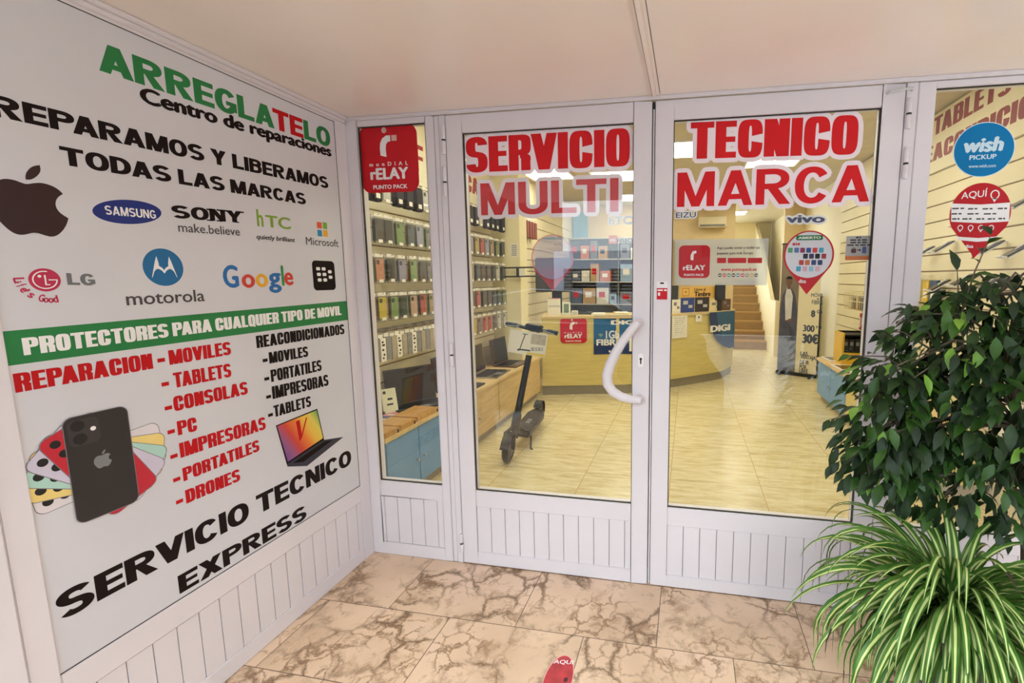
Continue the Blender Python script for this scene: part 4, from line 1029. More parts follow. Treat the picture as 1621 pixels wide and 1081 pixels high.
w_ = obj('worktop', MB().box(3.07, 3.5, 1.18, 3.58, .463, .49), M_WOODT, bev=.002); tag(w_, 'long light oak worktop along the right wall', 'worktop')

# curved reception counter
def bez(pts, n=8):
    out = []
    for i in range(len(pts)-1):
        p0, p1, p2, p3 = (V3(pts[max(i-1, 0)]), V3(pts[i]), V3(pts[i+1]), V3(pts[min(i+2, len(pts)-1)]))
        for k in range(n):
            t = k/n; out.append(.5*((2*p1)+(p2-p0)*t+(2*p0-5*p1+4*p2-p3)*t*t+(3*p1-p0-3*p2+p3)*t**3))
    out.append(V3(pts[-1])); return out
cpath = bez([(-.13, 3.13, 0), (.40, 3.27, 0), (.93, 3.42, 0), (1.37, 3.76, 0), (1.75, 4.1, 0), (2.06, 4.42, 0), (2.25, 4.9, 0)], 6)
def offset(path, d):
    out = []
    for i, p in enumerate(path):
        t = (path[min(i+1, len(path)-1)]-path[max(i-1, 0)]).normalized(); out.append(p+V3((-t.y, t.x, 0))*d)
    return out
def slab(d0, d1, z0, z1):
    a, b = offset(cpath, d0), offset(cpath, d1); mb = MB(); n = len(a)
    for i in range(n-1):
        for q in (((a[i], z0), (a[i+1], z0), (a[i+1], z1), (a[i], z1)), ((b[i+1], z0), (b[i], z0), (b[i], z1), (b[i+1], z1)),
                  ((a[i], z1), (a[i+1], z1), (b[i+1], z1), (b[i], z1)), ((a[i+1], z0), (a[i], z0), (b[i], z0), (b[i+1], z0))):
            mb.face([(p.x, p.y, z) for p, z in q])
    for i, s in ((0, 1), (n-1, -1)):
        q = [(a[i].x, a[i].y, z0), (a[i].x, a[i].y, z1), (b[i].x, b[i].y, z1), (b[i].x, b[i].y, z0)]
        mb.face(q if s > 0 else q[::-1])
    return mb
ct = thing('reception_counter', 'curved honey wood reception counter in the middle of the shop', 'counter', (1.0, 3.9, 0))
obj('counter_front', slab(0, .5, .115, .93), M_WOODC, ct, smooth=True)
obj('plinth', slab(.02, .46, 0, .115), mat('brushed_grey_plinth', (150, 142, 124), .4, .3, vary=.04), ct, smooth=True)
obj('counter_top', slab(-.015, .54, .93, .958), mat('pale_counter_top', (222, 196, 140), .35, vary=.04), ct, .002)
# notices on the counter front
CA = Fr(V3((-.13, 3.115, 0)), (1.06, .29, 0))
a = px_rect(CA, 887.5, 503.5, 928.5, 543)
relay(CA, a[0], a[1], a[2], a[3], 'red rounded parcel sticker on the front of the reception counter')
t = thing('poster', 'dark blue fibre poster on the counter front beside the red sticker', 'poster', CA.p(*CA.at(975, 560)))
a = px_rect(CA, 940, 499, 1016, 561)
M_NAVY = mat('poster_navy', (20, 50, 104), .4, vary=.04); M_SKY = mat('poster_teal_blue', (16, 96, 150), .4, vary=.04)
obj('sheet', MB().prism(rc(*a), CA, 0, .002), M_NAVY, t)
mb = MB(); put(mb, [rc(a[0], a[1]+.27*(a[3]-a[1]), a[2], a[3])], CA, .0024); obj('upper_panel', mb, M_SKY, t)
mb = MB(); put(mb, fit(thin_text('DIGI', .12), *px_rect(CA, 967, 506.5, 1010, 514)), CA, .003); put(mb, fit(thin_text('1Gb', .05), *px_rect(CA, 959, 523, 980, 536)), CA, .003)
put(mb, fit(thin_text('FIBRA', .09), *px_rect(CA, 944, 536.5, 986, 547)), CA, .003); put(mb, [ell(CA.at(965, 556)[0], CA.at(965, 556)[1], .012, .014, n=18)], CA, .003); obj('lettering', mb, M_PRW, t)
c = CA.at(951, 533.5); mb = MB()
for r_ in (.012, .026, .040): put(mb, ring(c[0], c[1], r_, r_, .007, .007, 45, 135, 2, 10), CA, .003)
obj('wifi_symbol', mb, mat('pale_olive_print', (170, 180, 110), .45, vary=.03), t)
obj('paper_strip', MB().prism(rc(*px_rect(CA, 996, 520, 1014, 556)), CA, .003, .004), M_PAPER, t)
CB = Fr(V3((1.38, 3.745, 0)), (.70, .66, 0))
CC = Fr(V3((2.03, 4.36, 0)), (.21, .47, 0))
t = thing('paper_notice', 'cream typed notice on the counter front right of the door stile', 'notice', CB.p(*CB.at(1075, 536)))
obj('sheet', MB().prism(rc(*px_rect(CB, 1063, 499, 1087.5, 536)), CB, .006, .008), M_PAPER, t)
mb = MB()
for k in range(9): put(mb, bars(*px_rect(CB, 1066+k % 3, 503+3.2*k, 1084-k % 4, 504.6+3.2*k), 3+k % 2), CB, .0086)
obj('small_print', mb, M_DGREY, t)
t = thing('paper_notice', 'small square white notice below the leaflets on the counter front', 'notice', CB.p(*CB.at(1105, 509)))
obj('sheet', MB().prism(rc(*px_rect(CB, 1100.5, 497, 1110.5, 509.5)), CB, .006, .008), M_PAPER, t); mb = MB(); put(mb, [ell(*CB.at(1105.5, 502), .012, .014, n=14)], CB, .0086); obj('ink_spot', mb, M_INK, t)
t = thing('poster', 'blue curved-edge banner with white letters on the right end of the counter', 'poster', CC.p(*CC.at(1140, 551)))
BQ = [(1121, 494.5), (1160, 491.5), (1159, 549), (1152, 550.5), (1143, 548), (1134, 541), (1127, 530), (1122, 515), (1120, 503)]
CE = Fr(V3((1.62, 3.93, 0)), (.66, .72, 0))
obj('sheet', MB().prism([CE.at(*p) for p in BQ[::-1]], CE, .03, .034), mat('banner_navy', (22, 52, 100), .4, vary=.06), t)
mb = MB(); put(mb, [[CE.at(*p) for p in ((1131, 494), (1160, 491.5), (1159.5, 530), (1140, 532), (1134, 515))][::-1]], CE, .0345); obj('teal_panel', mb, mat('banner_teal', (34, 92, 128), .4, vary=.05), t)
mb = MB(); put(mb, fit(thin_text('DIGI', .14), *px_rect(CE, 1121, 512, 1153, 526)), CE, .0352); obj('lettering', mb, M_PRW, t)
# things standing on the counter
def on_counter(px, py, back): pass
CT = Fr((0, 0, .958), (1, 0, 0), (0, 1, 0))
def sheet(fr, q, th, m, name, label, cat, d=0.0, parent=None, bev=0.0):
    mb = MB().prism(rc(*px_rect(fr, *q)), fr, d, d+th)
    o = obj(name, mb, m, parent, bev)
    if parent is None: tag(o, label, cat)
    return o
CD = Fr(V3((1.46, 3.98, 0)), (.70, .66, 0))
def stand(fr, q, m, name, label, cat, th=.02, group=None, d=0.0):
    """a flat-fronted article standing on the counter top"""
    a = px_rect(fr, *q); z0 = .958
    t = thing(name, label, cat, fr.p((a[0]+a[2])/2, z0, d), group)
    obj('front', MB().prism(rc(a[0], z0, a[2], a[3]), fr, d-th, d), m, t, .001)
    return t, (a[0], z0, a[2], a[3])
t, a = stand(CD, (1064, 452, 1074, 492), M_DGREY, 'leaflet_holder', 'dark leaflet holder at the left end of the counter display', 'holder')
a2 = px_rect(CD, 1064.5, 473, 1077, 495)
CD2 = Fr(CD.o-V3((.0, .02, 0)), CD.U)
TI = thing('counter_sign', 'yellow sign reading Timbre standing on the counter', 'sign', CD.p(*CD.at(1105, 476), 0))
a = px_rect(CD, 1077.5, 453.5, 1134, 474); obj('panel', MB().prism(rc(*a), CD, -.01, 0), mat('sign_amber', (238, 186, 92), .45, vary=.03), TI)
obj('leg', MB().prism(rc((a[0]+a[2])/2-.02, .958, (a[0]+a[2])/2+.02, a[1]), CD, -.02, -.01), M_GREY, TI)
mb = MB(); put(mb, fit(thin_text('Timbre', .10), *px_rect(CD, 1099, 461, 1125, 469.5)), CD, .0006); put(mb, fit(thin_text('Llame al', .05), *px_rect(CD, 1099, 455.5, 1117, 460.5)), CD, .0006); obj('lettering', mb, M_INK, TI)
b = px_rect(CD, 1080, 456, 1091, 468.5); mb = MB(); put(mb, [rc(b[0], b[1], b[2], b[1]+.006), rc(b[0], b[3]-.006, b[2], b[3]), rc(b[0], b[1], b[0]+.006, b[3]), rc(b[2]-.006, b[1], b[2], b[3]), ell((b[0]+b[2])/2, (b[1]+b[3])/2, .012, .014, n=14)], CD, .0006); obj('bell_icon', mb, mat('icon_brown', (130, 70, 40), .5, vary=.03), TI)
for q, m, nm, lb in (((1064.5, 474, 1077.5, 497), M_PAPER, 'leaflet', 'white leaflet at the far left of the counter display'),
                     ((1078, 471, 1099.5, 497), mat('leaflet_blue', (46, 70, 148), .45, vary=.2, scale=40), 'leaflet', 'blue leaflet below the yellow sign on the counter'),
                     ((1100.5, 470, 1123, 493), mat('leaflet_black', (44, 32, 40), .45, vary=.3, scale=40), 'leaflet', 'black leaflet right of the blue one on the counter'),
                     ((1124, 475, 1142, 490), mat('card_cream', (236, 220, 170), .5, vary=.04), 'price_card', 'cream price card leaning beside the black leaflet'),
                     ((1143, 473, 1157, 493), mat('box_brown', (110, 74, 46), .55, vary=.12), 'cardboard_box', 'brown box at the right end of the counter')):
    a = px_rect(CD2, *q); th = .10 if nm == 'cardboard_box' else .012
    t = thing(nm, lb, nm.split('_')[-1], CD2.p((a[0]+a[2])/2, .958, 0)); obj('panel', MB().prism(rc(a[0], .958, a[2], max(a[3], 1.0)), CD2, -th, 0), m, t, .001)
    mb = MB(); w__, h__ = a[2]-a[0], max(a[3], 1.0)-.958
    put(mb, [rc(a[0]+w__*.15, .958+h__*.55, a[0]+w__*.5, .958+h__*.8), rc(a[0]+w__*.55, .958+h__*.3, a[0]+w__*.85, .958+h__*.5)], CD2, .0006); obj('print_block', mb, M_LGREY if nm == 'leaflet' and 'white' not in lb else M_GREY, t)
CD3 = Fr(CD.o-V3((-.02, .05, 0)), CD.U)
a = px_rect(CD3, 1133.5, 449, 1149, 475); t = thing('card_reader', 'upright black rounded device on the counter above the stairs', 'device', CD3.p((a[0]+a[2])/2, .958, 0))
obj('housing', MB().prism(rrect(a[0], a[1], a[2], a[3], .02), CD3, -.03, 0), M_BLACK, t, .003); obj('screen', MB().prism(rrect(a[0]+.012, a[1]+.02, a[2]-.012, a[3]-.012, .012), CD3, 0, .001), mat('screen_navy', (20, 24, 48), .15, vary=.05), t)
obj('foot', MB().prism(rc((a[0]+a[2])/2-.03, .958, (a[0]+a[2])/2+.03, a[1]+.01), CD3, -.05, -.012), M_BLACK, t)
# left half of the counter top
CF_ = Fr(V3((-.10, 3.30, 0)), (1.06, .29, 0))
t, a = stand(CF_, (867, 473, 887, 500), M_PAPER, 'paper_box', 'open white paper box on the counter near the pillar', 'box', .12)
obj('flap', MB().prism(rc(a[0]+.01, a[3]-.09, a[2]-.01, a[3]-.08), CF_, 0, .006), M_LGREY, t); obj('lid', MB().prism(rc(a[0]+.005, a[3]-.002, a[2]-.005, a[3]+.004), CF_, -.118, -.004), mat('box_inside_red', (180, 90, 80), .5, vary=.1), t)
t, a = stand(CF_, (890, 478.5, 903, 500), mat('phone_box_white', (232, 236, 222), .4, vary=.03), 'phone_box', 'white phone box standing on the counter right of the paper box', 'box', .05)
obj('printed_phone', MB().prism(rrect(a[0]+.02, a[1]+.03, a[2]-.02, a[3]-.02, .01), CF_, 0, .001), mat('printed_green_grey', (120, 140, 120), .4, vary=.15), t)
t, a = stand(CF_, (905, 492, 915, 500), M_PAPER, 'paper_roll', 'small white paper roll box on the counter', 'box', .06); obj('label_patch', MB().prism(rc(a[0]+.01, a[1]+.006, a[2]-.01, a[3]-.006), CF_, 0, .001), M_LGREY, t)
t = thing('desk_phone', 'dark cordless handset lying on the counter', 'phone', CF_.p(.40, .958, -.1)); c = CF_.p(.42, .975, -.10)
obj('handset', MB().tube([c-CF_.U*.13+V3((0, 0, .004)), c-CF_.U*.11, c, c+CF_.U*.11, c+CF_.U*.13], [.012, .018, .016, .018, .012], 12), mat('dark_olive_plastic', (66, 66, 56), .45, vary=.1), t, smooth=True)
obj('keypad', MB().box(-.05, .05, -.012, .012, 0, .003, mtx=Matrix.Translation(c+V3((0, 0, .015)))@Matrix.Rotation(.27, 4, 'Z')), M_BLACK, t)
for k, (px_, col, lb) in enumerate(((948, (232, 226, 206), 'second'), (985, (226, 214, 180), 'first'))):
    u, v = CF_.at(px_, 499); t = thing('paper_stack', 'low stack of papers on the counter above the blue poster, %s from the door stile' % lb, 'papers', CF_.p(u, .958, -.12))
    obj('sheets', MB().prism(rc(u-.09, .958, u+.09, .972+.01*k), CF_, -.22, -.02), mat('stacked_paper_%d' % k, col, .6, vary=.05, scale=60), t, .001)
    obj('top_sheet', MB().prism(rc(u-.08, .9722+.01*k, u+.085, .9732+.01*k), CF_, -.21, -.025), M_PAPER, t)
# monitor behind the counter
MO = Fr(V3((-.15, 3.98, 0)), (1, .10, 0))
t = thing('monitor', 'dark computer monitor behind the left part of the counter', 'monitor', MO.p(.1, .75, 0))
a = px_rect(MO, 848, 408, 905, 462)
obj('housing', MB().prism(rrect(*a, .01), MO, -.05, 0), M_DGREY, t, .003); obj('screen', MB().prism(rc(a[0]+.015, a[1]+.03, a[2]-.015, a[3]-.015), MO, 0, .0015), mat('screen_slate', (70, 76, 92), .2, vary=.1), t)
obj('stand', MB().box(-.28, -.16, 4.04, 4.12, .75, a[1]+.05).box(-.38, -.06, 4.0, 4.2, .74, .76), M_BLACK, t)
t = thing('desk', 'plain work desk hidden behind the reception counter', 'desk', (.3, 4.25, 0)); obj('desk_top', MB().box(-.5, .40, 3.9, 4.4, .71, .74), M_WOODT, t, .002)
for x in (-.46, .36):
    for y in (3.94, 4.36): obj('leg', MB().box(x-.02, x+.02, y-.02, y+.02, 0, .71), M_GREY, t)

# shelving against the back wall, with boxes
sh = thing('shelf_unit', 'dark shelf unit full of boxes against the back wall', 'shelf', (.1, 6.1, 0))
for z in (.06, .55, .95, 1.35, 1.75, 2.12): obj('shelf_board', MB().box(-.55, 1.25, 5.95, 6.29, z-.02, z), M_LGREY, sh, .002)
for x in (-.55, .34, 1.23): obj('upright', MB().box(x, x+.02, 5.95, 6.29, 0, 2.12), M_GREY, sh)
cols = [('grey', (120, 124, 136)), ('white', (226, 224, 218)), ('pale blue', (150, 176, 206)), ('black', (40, 40, 46)), ('tan', (190, 154, 104)), ('orange', (206, 120, 80)), ('slate', (86, 92, 116))]
rnd = random.Random(5); nb = 0; ORD = ['first', 'second', 'third', 'fourth', 'fifth', 'sixth', 'seventh', 'eighth', 'ninth', 'tenth', 'eleventh', 'twelfth', 'thirteenth', 'fourteenth', 'fifteenth', 'sixteenth', 'seventeenth', 'eighteenth', 'nineteenth']
bx0 = None
for zi, z in enumerate((.95, 1.35, 1.75)):
    x = -.52; k = 0
    while x < 1.05:
        w_ = rnd.uniform(.12, .24); h_ = rnd.uniform(.16, .32); nm, col = cols[rnd.randrange(len(cols))]
        if x < .34 < x+w_+.02: x = .38
        t = thing('product_box', nm+' product box, '+ORD[k]+' from the left on the '+('lowest', 'middle', 'upper')[zi]+' visible shelf at the back', 'box', (x+w_/2, 6.1, z), 'boxes on the back shelf')
        obj('carton', MB().box(x, x+w_, 5.98, 6.24, z, z+h_), mat('carton_'+nm.replace(' ', '_'), col, .5, vary=.06), t, .002)
        obj('label_patch', MB().box(x+w_*.2, x+w_*.7, 5.978, 5.98, z+h_*.4, z+h_*.75), (M_PRW, M_DGREY, M_SRED)[rnd.randrange(3)], t)
        x += w_+.02; k += 1
obj('back_panel', MB().box(-.53, 1.23, 6.285, 6.292, .06, 2.1), M_GREY, sh)
struct('sky_reflection_patch', MB().box(-.75+.21, -.28, 6.24, 6.296, 2.14, 2.6), mat('painted_sky_reflection_blue', (120, 176, 214), .5, vary=.03))  # blue patch painted in place of the sky's reflection in the door glass
t = thing('air_conditioner', 'white wall air conditioner high on the back wall', 'air conditioner', (1.95, 6.2, 2.3)); obj('housing', MB().box(1.72, 2.2, 6.14, 6.3, 2.28, 2.46), mat('ac_ivory', (226, 210, 176), .4, vary=.02), t, .015); obj('louvre', MB().box(1.75, 2.17, 6.135, 6.14, 2.30, 2.33), M_GREY, t)
# red-brown packs on the wall past the pillar
for k in range(7):
    t = thing('accessory_pack', 'red brown accessory pack, '+ORD[k]+' from the pillar on the left wall behind the counter', 'pack', (-.5, 3.35+.10*k, 1.95), 'accessory packs past the pillar')
    obj('pouch', MB().box(-.52, -.46, 3.31+.10*k, 3.39+.10*k, 1.93, 2.14), mat('pouch_red_brown', (136, 70, 62), .5, vary=.15), t, .003); obj('header_card', MB().box(-.50, -.495, 3.32+.10*k, 3.38+.10*k, 2.14, 2.17), M_PAPER, t)
    obj('hook', MB().tube([(-.555, 3.35+.1*k, 2.16), (-.47, 3.35+.1*k, 2.16)], .003, 6), M_CHROME, t)

# ------------------------------------------------------------------ phone cases on the left slat wall
def slabrr(y0, y1, z0, z1, r, x0, x1): return MB().prism(rrect(y0, z0, y1, z1, r), Fr((0, 0, 0), (0, 1, 0)), x0, x1)
pp = thing('phone_case', 'x', 'phone case', (0, 0, 0), 'phone cases on the left wall')
obj('phone_shell', slabrr(-.036, .036, .016, .158, .011, .003, .010), M_BLACK, pp)
obj('camera_window', slabrr(-.030, -.004, .122, .150, .006, .010, .0112), M_BLACK, pp)
obj('blister', slabrr(-.045, .045, 0, .168, .008, 0, .0135), M_CLEAR, pp)
obj('price_tag', MB().box(.0137, .0145, -.018, .020, .006, .026), M_PAPER, pp)
obj('header_card', MB().box(.004, .007, -.040, .040, .168, .190), M_PAPER, pp, .001)
pc = thing('screen_protector_box', 'x', 'box', (0, 0, 0), 'slim boxes on the lowest row')
obj('carton', MB().box(0, .035, -.026, .026, 0, .155), M_PAPER, pc, .001)
mb = MB()
for z, a, b in ((.018, -.012, .002), (.040, -.004, .012), (.072, -.014, .004), (.104, -.012, .014), (.124, -.014, .002)): mb.box(.035, .0354, a, b, z, z+.013)
obj('printed_block', mb, M_INK, pc)
obj('header_card', MB().box(.012, .016, -.022, .022, .155, .178), M_PAPER, pc)
pk = thing('belt_pouch', 'x', 'pouch', (0, 0, 0), 'dark pouches on the top row')
obj('pouch', MB().box(0, .05, -.046, .046, 0, .17), mat('black_fabric', (44, 40, 46), .8, vary=.25, scale=60), pk, .008)
obj('header_card', MB().box(.02, .024, -.036, .036, .165, .192), M_PAPER, pk)
obj('price_tag', MB().box(.0505, .0515, -.02, .018, .02, .05), M_PAPER, pk)
def hue(n):
    H = {'black': (34, 32, 34), 'charcoal': (66, 62, 64), 'green': (132, 168, 96), 'blue': (66, 88, 104), 'lavender': (164, 164, 196), 'coral': (226, 150, 120), 'red': (196, 52, 52), 'yellow': (222, 196, 40), 'dark green': (34, 52, 46),
         'clear pink': (220, 180, 156), 'tan': (186, 160, 124), 'brown': (88, 60, 50), 'grey': (140, 138, 138), 'orange': (214, 116, 60), 'rose': (206, 84, 100), 'white': (226, 222, 214), 'gold': (196, 168, 96), 'olive': (140, 144, 76)}
    return mat('case_'+n.replace(' ', '_'), H[n], .35, vary=.05)
R2 = 'charcoal charcoal black green blue lavender grey tan black green lavender grey lavender gold red lavender tan olive black'.split()
R3 = ['green', 'coral', 'black', 'lavender', 'green', 'charcoal', 'grey', 'red', 'tan', 'lavender', 'grey', 'red', 'tan', 'blue', 'brown', 'brown', 'charcoal', 'white', 'black']
R4 = ['red', 'yellow', 'green', 'dark green', 'clear pink', 'red', 'tan', 'grey', 'black', 'green', 'grey', 'charcoal', 'charcoal', 'rose', 'black', 'black', 'charcoal', 'black', 'olive']
ROWN = ['second', 'third', 'fourth']
Y0, DY = .60, .1135
first_used = [False]
def hang(proto, x, y, z, label, group, mats=None, rz=0.0):
    dup(proto, (x, y, z), label, group, rz, mats)
for ri, (row, z) in enumerate(((R2, 1.628), (R3, 1.375), (R4, 1.122))):
    for k, n in enumerate(row):
        y = Y0+DY*k+rnd.uniform(-.012, .012)
        if k >= 18: y = 2.68
        hang(pp, -.402, y, z+rnd.uniform(-.004, .004), '%s phone case pack, front one on the %s peg from the porch, %s row' % (n, ORD[k], ROWN[ri]), 'phone cases on the left wall', {'phone_shell': hue(n)})
        n2 = row[(k+3) % 19]
        hang(pp, -.424, y+.005, z-.003, '%s phone case pack, rear one on the %s peg from the porch, %s row' % (n2, ORD[k], ROWN[ri]), 'phone cases on the left wall', {'phone_shell': hue(n2)})
for k in range(19):
    y = Y0+DY*k if k < 18 else 2.68
    if k in (2, 6, 14): hang(pp, -.41, y, 1.90, 'pale card pack, %s peg from the porch in the top row' % ORD[k], 'phone cases on the left wall', {'phone_shell': hue('white')})
    else: hang(pk, -.43, y, 1.895, 'dark pouch, %s peg from the porch in the top row' % ORD[k], 'dark pouches on the top row')
R5 = {8: 'orange', 9: 'tan', 10: 'grey', 11: 'orange', 12: 'yellow', 13: 'grey', 14: 'rose', 15: 'red', 16: 'brown', 17: 'white', 18: 'white'}
for k in range(19):
    y = Y0+DY*k if k < 18 else 2.68
    if k in R5: hang(pp, -.402, y, .87, '%s phone case pack, %s peg from the porch in the lowest row' % (R5[k], ORD[k]), 'phone cases on the left wall', {'phone_shell': hue(R5[k])})
    else:
        hang(pc, -.425, y-.026, .86, 'slim %s printed box, left of its pair on the %s peg in the lowest row' % ('white' if k % 3 == 1 else 'beige', ORD[k]), 'slim boxes on the lowest row', {'carton': M_PAPER if k % 3 == 1 else mat('slim_beige', (176, 164, 144), .5, vary=.08), 'printed_block': M_INK if k % 3 == 1 else mat('slim_beige', (176, 164, 144), .5)})
        hang(pc, -.425, y+.030, .865, 'slim %s printed box, right of its pair on the %s peg in the lowest row' % ('white' if k % 4 == 2 else 'grey', ORD[k]), 'slim boxes on the lowest row', {'carton': M_PAPER if k % 4 == 2 else hue('grey'), 'printed_block': M_INK if k % 4 == 2 else hue('grey')})
for proto in (pp, pc, pk):
    for ch in list(proto.children): bpy.data.objects.remove(ch)
    bpy.data.objects.remove(proto)
for z, lb in ((2.082, 'top'), (1.812, 'second'), (1.559, 'third'), (1.306, 'fourth'), (1.052, 'lowest')):
    t = thing('hook_rail', 'steel rail with pegs carrying the %s row of packs on the left wall' % lb, 'rail', (-.548, 1.6, z))
    obj('rail', MB().box(-.5515, -.546, .55, 2.73, z-.010, z+.008), M_CHROME, t)
    for k in range(19):
        y = Y0+DY*k if k < 18 else 2.68
        obj('hook', MB().tube([(-.549, y, z), (-.39, y, z), (-.384, y, z+.008)], .0025, 6), M_CHROME, t)
# red lettering on the header boards
t = thing('header_board', 'white header board with red letters above the racks on the left wall', 'sign', (-.54, 1.6, 2.14))
obj('board', MB().box(-.5645, -.545, .09, 2.74, 2.14, 2.66), mat('header_ivory', (240, 230, 200), .5, vary=.02), t, .002)
HL = Fr((-.5445, 0, 0), (0, 1, 0)); mb = MB(); a = HL.at(648, 272); b = HL.at(672, 234)
put(mb, fit(heavy_text('F', 'impact'), 1.36, 2.25, 1.50, 2.45), HL, .0); put(mb, fit(heavy_text('CARG', 'impact'), 2.19, 2.24, 2.72, 2.40), HL, .0);
obj('lettering', mb, mat('header_red_print', (164, 28, 32), .45, vary=.04), t)
t = thing('header_board', 'cream header board with dark red letters above the racks on the right wall', 'sign', (3.48, 2, 2.24))
obj('board', MB().box(3.485, 3.5145, .1, 4.4, 2.245, 2.70), MATS['header_ivory'], t, .002)
HR = Fr((3.4845, 0, 0), (0, -1, 0)); mb = MB(); u = -2.26
for i, (s, z0, z1, u0_, u1_) in enumerate((('TABLETS MOVILES', 2.535, 2.675, -2.235, -.42), ('REACONDICIONADOS', 2.335, 2.465, -2.46, -.46))): put(mb, fit(heavy_text(s, 'impact'), u0_, z0, u1_, z1), HR, .0)
obj('lettering', mb, mat('header_dark_red_print', (140, 28, 30), .45, vary=.04), t)

# ------------------------------------------------------------------ on the blue cabinet
for k, (y0, y1) in enumerate(((.30, .435), (.44, .60), (.61, .86))):
    t = thing('display_riser', ('small wooden display block at the near end of the blue cabinet', 'wooden display block second from the near end of the blue cabinet', 'longest wooden display block on the blue cabinet')[k], 'display block', (-.2, (y0+y1)/2, .49))
    obj('block', MB().box(-.30, -.118, y0, y1-.006, .49, .520), mat('riser_bamboo', (206, 158, 94), .4, vary=.1, stretch=(9, 1, 1)), t, .002); obj('notch', MB().box(-.119, -.1165, y1-.03, y1-.018, .49, .51), M_INK, t)
for q, col, lb, rz in (((-.40, .36), (66, 124, 170), 'blue booklet lying on the blue cabinet', .1), ((-.37, .50), (206, 66, 48), 'red booklet lying on the blue cabinet', -.1), ((-.385, .62), (90, 90, 150), 'violet flyer on the blue cabinet below the white phone', .2), ((-.36, .72), (226, 150, 160), 'pink flyer on the blue cabinet', .1), ((-.37, .82), (110, 170, 190), 'pale teal flyer on the blue cabinet beside the laptop', 0)):
    t = thing('booklet', lb, 'booklet', (q[0], q[1], .49)); R_ = Matrix.Translation((q[0], q[1], .49))@Matrix.Rotation(rz, 4, 'Z')
    obj('cover', MB().box(-.065, .065, -.05, .05, 0, .006, mtx=R_), mat('booklet_%d' % col[0], col, .45, vary=.12, scale=25), t); obj('title_block', MB().box(-.04, .04, -.03, -.01, .006, .0064, mtx=R_), M_PRW, t)
def laptop(label, loc, rz, w, d, h, tilt, mbody, mscr):
    t = thing('laptop', label, 'laptop', loc); R_ = Matrix.Translation(loc)@Matrix.Rotation(rz, 4, 'Z')
    obj('base', MB().box(0, d, -w/2, w/2, 0, .014, mtx=R_), mbody, t, .003)
    obj('keyboard', MB().box(.03, d*.6, -w/2+.02, w/2-.02, .014, .0155, mtx=R_), M_BLACK, t); obj('touchpad', MB().box(d*.66, d*.94, -.05, .05, .014, .0147, mtx=R_), M_GREY, t)
    S_ = R_@Matrix.Translation((0, 0, .012))@Matrix.Rotation(-tilt, 4, 'Y')
    l = obj('lid', MB().box(-.008, 0, -w/2, w/2, 0, h, mtx=S_), mbody, t, .002); obj('screen', MB().box(0, .0012, -w/2+.008, w/2-.008, .012, h-.008, mtx=S_), mscr, l)
    return t
M_OFF = mat('switched_off_screen', (40, 36, 42), .12, vary=.05)
laptop('large open laptop with a dark screen on the blue cabinet', (-.40, .985, .49), -.55, .36, .20, .26, .20, M_DGREY, M_OFF)
t = thing('phone_stand', 'black stand beside the white phone on the blue cabinet', 'stand', (-.47, .68, .49)); obj('stand_plate', MB().box(-.52, -.43, .62, .76, .49, .496).box(-.50, -.49, .62, .76, .496, .66), M_DGREY, t, .002); obj('lip', MB().box(-.44, -.43, .62, .76, .496, .51), M_DGREY, t)
t = thing('phone_box', 'white phone box leaning on the stand on the blue cabinet', 'box', (-.41, .74, .49)); R_ = Matrix.Translation((-.405, .745, .4965))@Matrix.Rotation(-.62, 4, 'Z')@Matrix.Rotation(-.28, 4, 'Y')
obj('carton', MB().box(-.022, 0, -.048, .048, 0, .165, mtx=R_), mat('box_cream_white', (238, 238, 206), .4, vary=.03), t, .002); obj('printed_block', MB().box(0, .0006, -.02, .02, .05, .062, mtx=R_).box(0, .0006, -.012, .02, .085, .1, mtx=R_).box(0, .0006, -.036, -.018, .13, .15, mtx=R_), M_DGREY, t)
# laptops on the oak cabinets
laptop('closed-looking dark laptop nearest the door on the oak cabinets', (-.40, 1.47, .49), .0, .36, .25, .27, .12, M_DGREY, M_OFF)
laptop('silver laptop, second from the door on the oak cabinets', (-.40, 2.02, .49), .05, .37, .26, .27, .12, M_CHROME, M_OFF)
laptop('brown laptop behind the scooter on the oak cabinets', (-.40, 2.55, .49), -.05, .36, .26, .27, .12, mat('brown_metal', (120, 92, 80), .35, .5, vary=.05), M_OFF)

# ------------------------------------------------------------------ electric scooter
sc_ = thing('kick_scooter', 'black electric kick scooter leaning on its stand inside the left door', 'scooter', (.2, 1.65, 0))
fw, rw = V3((.243, 1.20, .108)), V3((.165, 2.12, .105)); lean = V3((.10, 0, 1)).normalized()
ax = V3((1, .085, -.10)).normalized()
def wheel(c, r, nm):
    w_ = obj(nm, MB().lathe([(r-.038, -.022), (r-.012, -.024), (r-.002, -.014), (r, 0), (r-.002, .014), (r-.012, .024), (r-.038, .022)], c, 30, axis=ax, cap=False), M_BLACK, sc_, smooth=True)
    obj('rim', MB().lathe([(.012, -.026), (r-.04, -.020), (r-.036, 0), (r-.04, .020), (.012, .026)], c, 26, axis=ax), M_DGREY, w_, smooth=True)
wheel(fw, .108, 'front_wheel'); wheel(rw, .105, 'rear_wheel')
def arch(c, r, a0, a1, w, nm):
    mb = MB(); fwd = V3((-.085, 1, 0)).normalized(); pr_ = None
    for k in range(13):
        t = math.radians(a0+(a1-a0)*k/12); p = c+fwd*(r*math.cos(t))+lean*(r*math.sin(t)); q = c+fwd*((r+.005)*math.cos(t))+lean*((r+.005)*math.sin(t))
        cur = [p-ax*w, p+ax*w, q+ax*w, q-ax*w]
        if pr_:
            for i in range(4): j = (i+1) % 4; mb.face([pr_[i], pr_[j], cur[j], cur[i]])
        pr_ = cur
    return obj(nm, mb, M_BLACK, sc_, smooth=True)
arch(fw, .122, 20, 165, .034, 'front_mudguard'); rm = arch(rw, .12, -10, 140, .034, 'rear_mudguard')
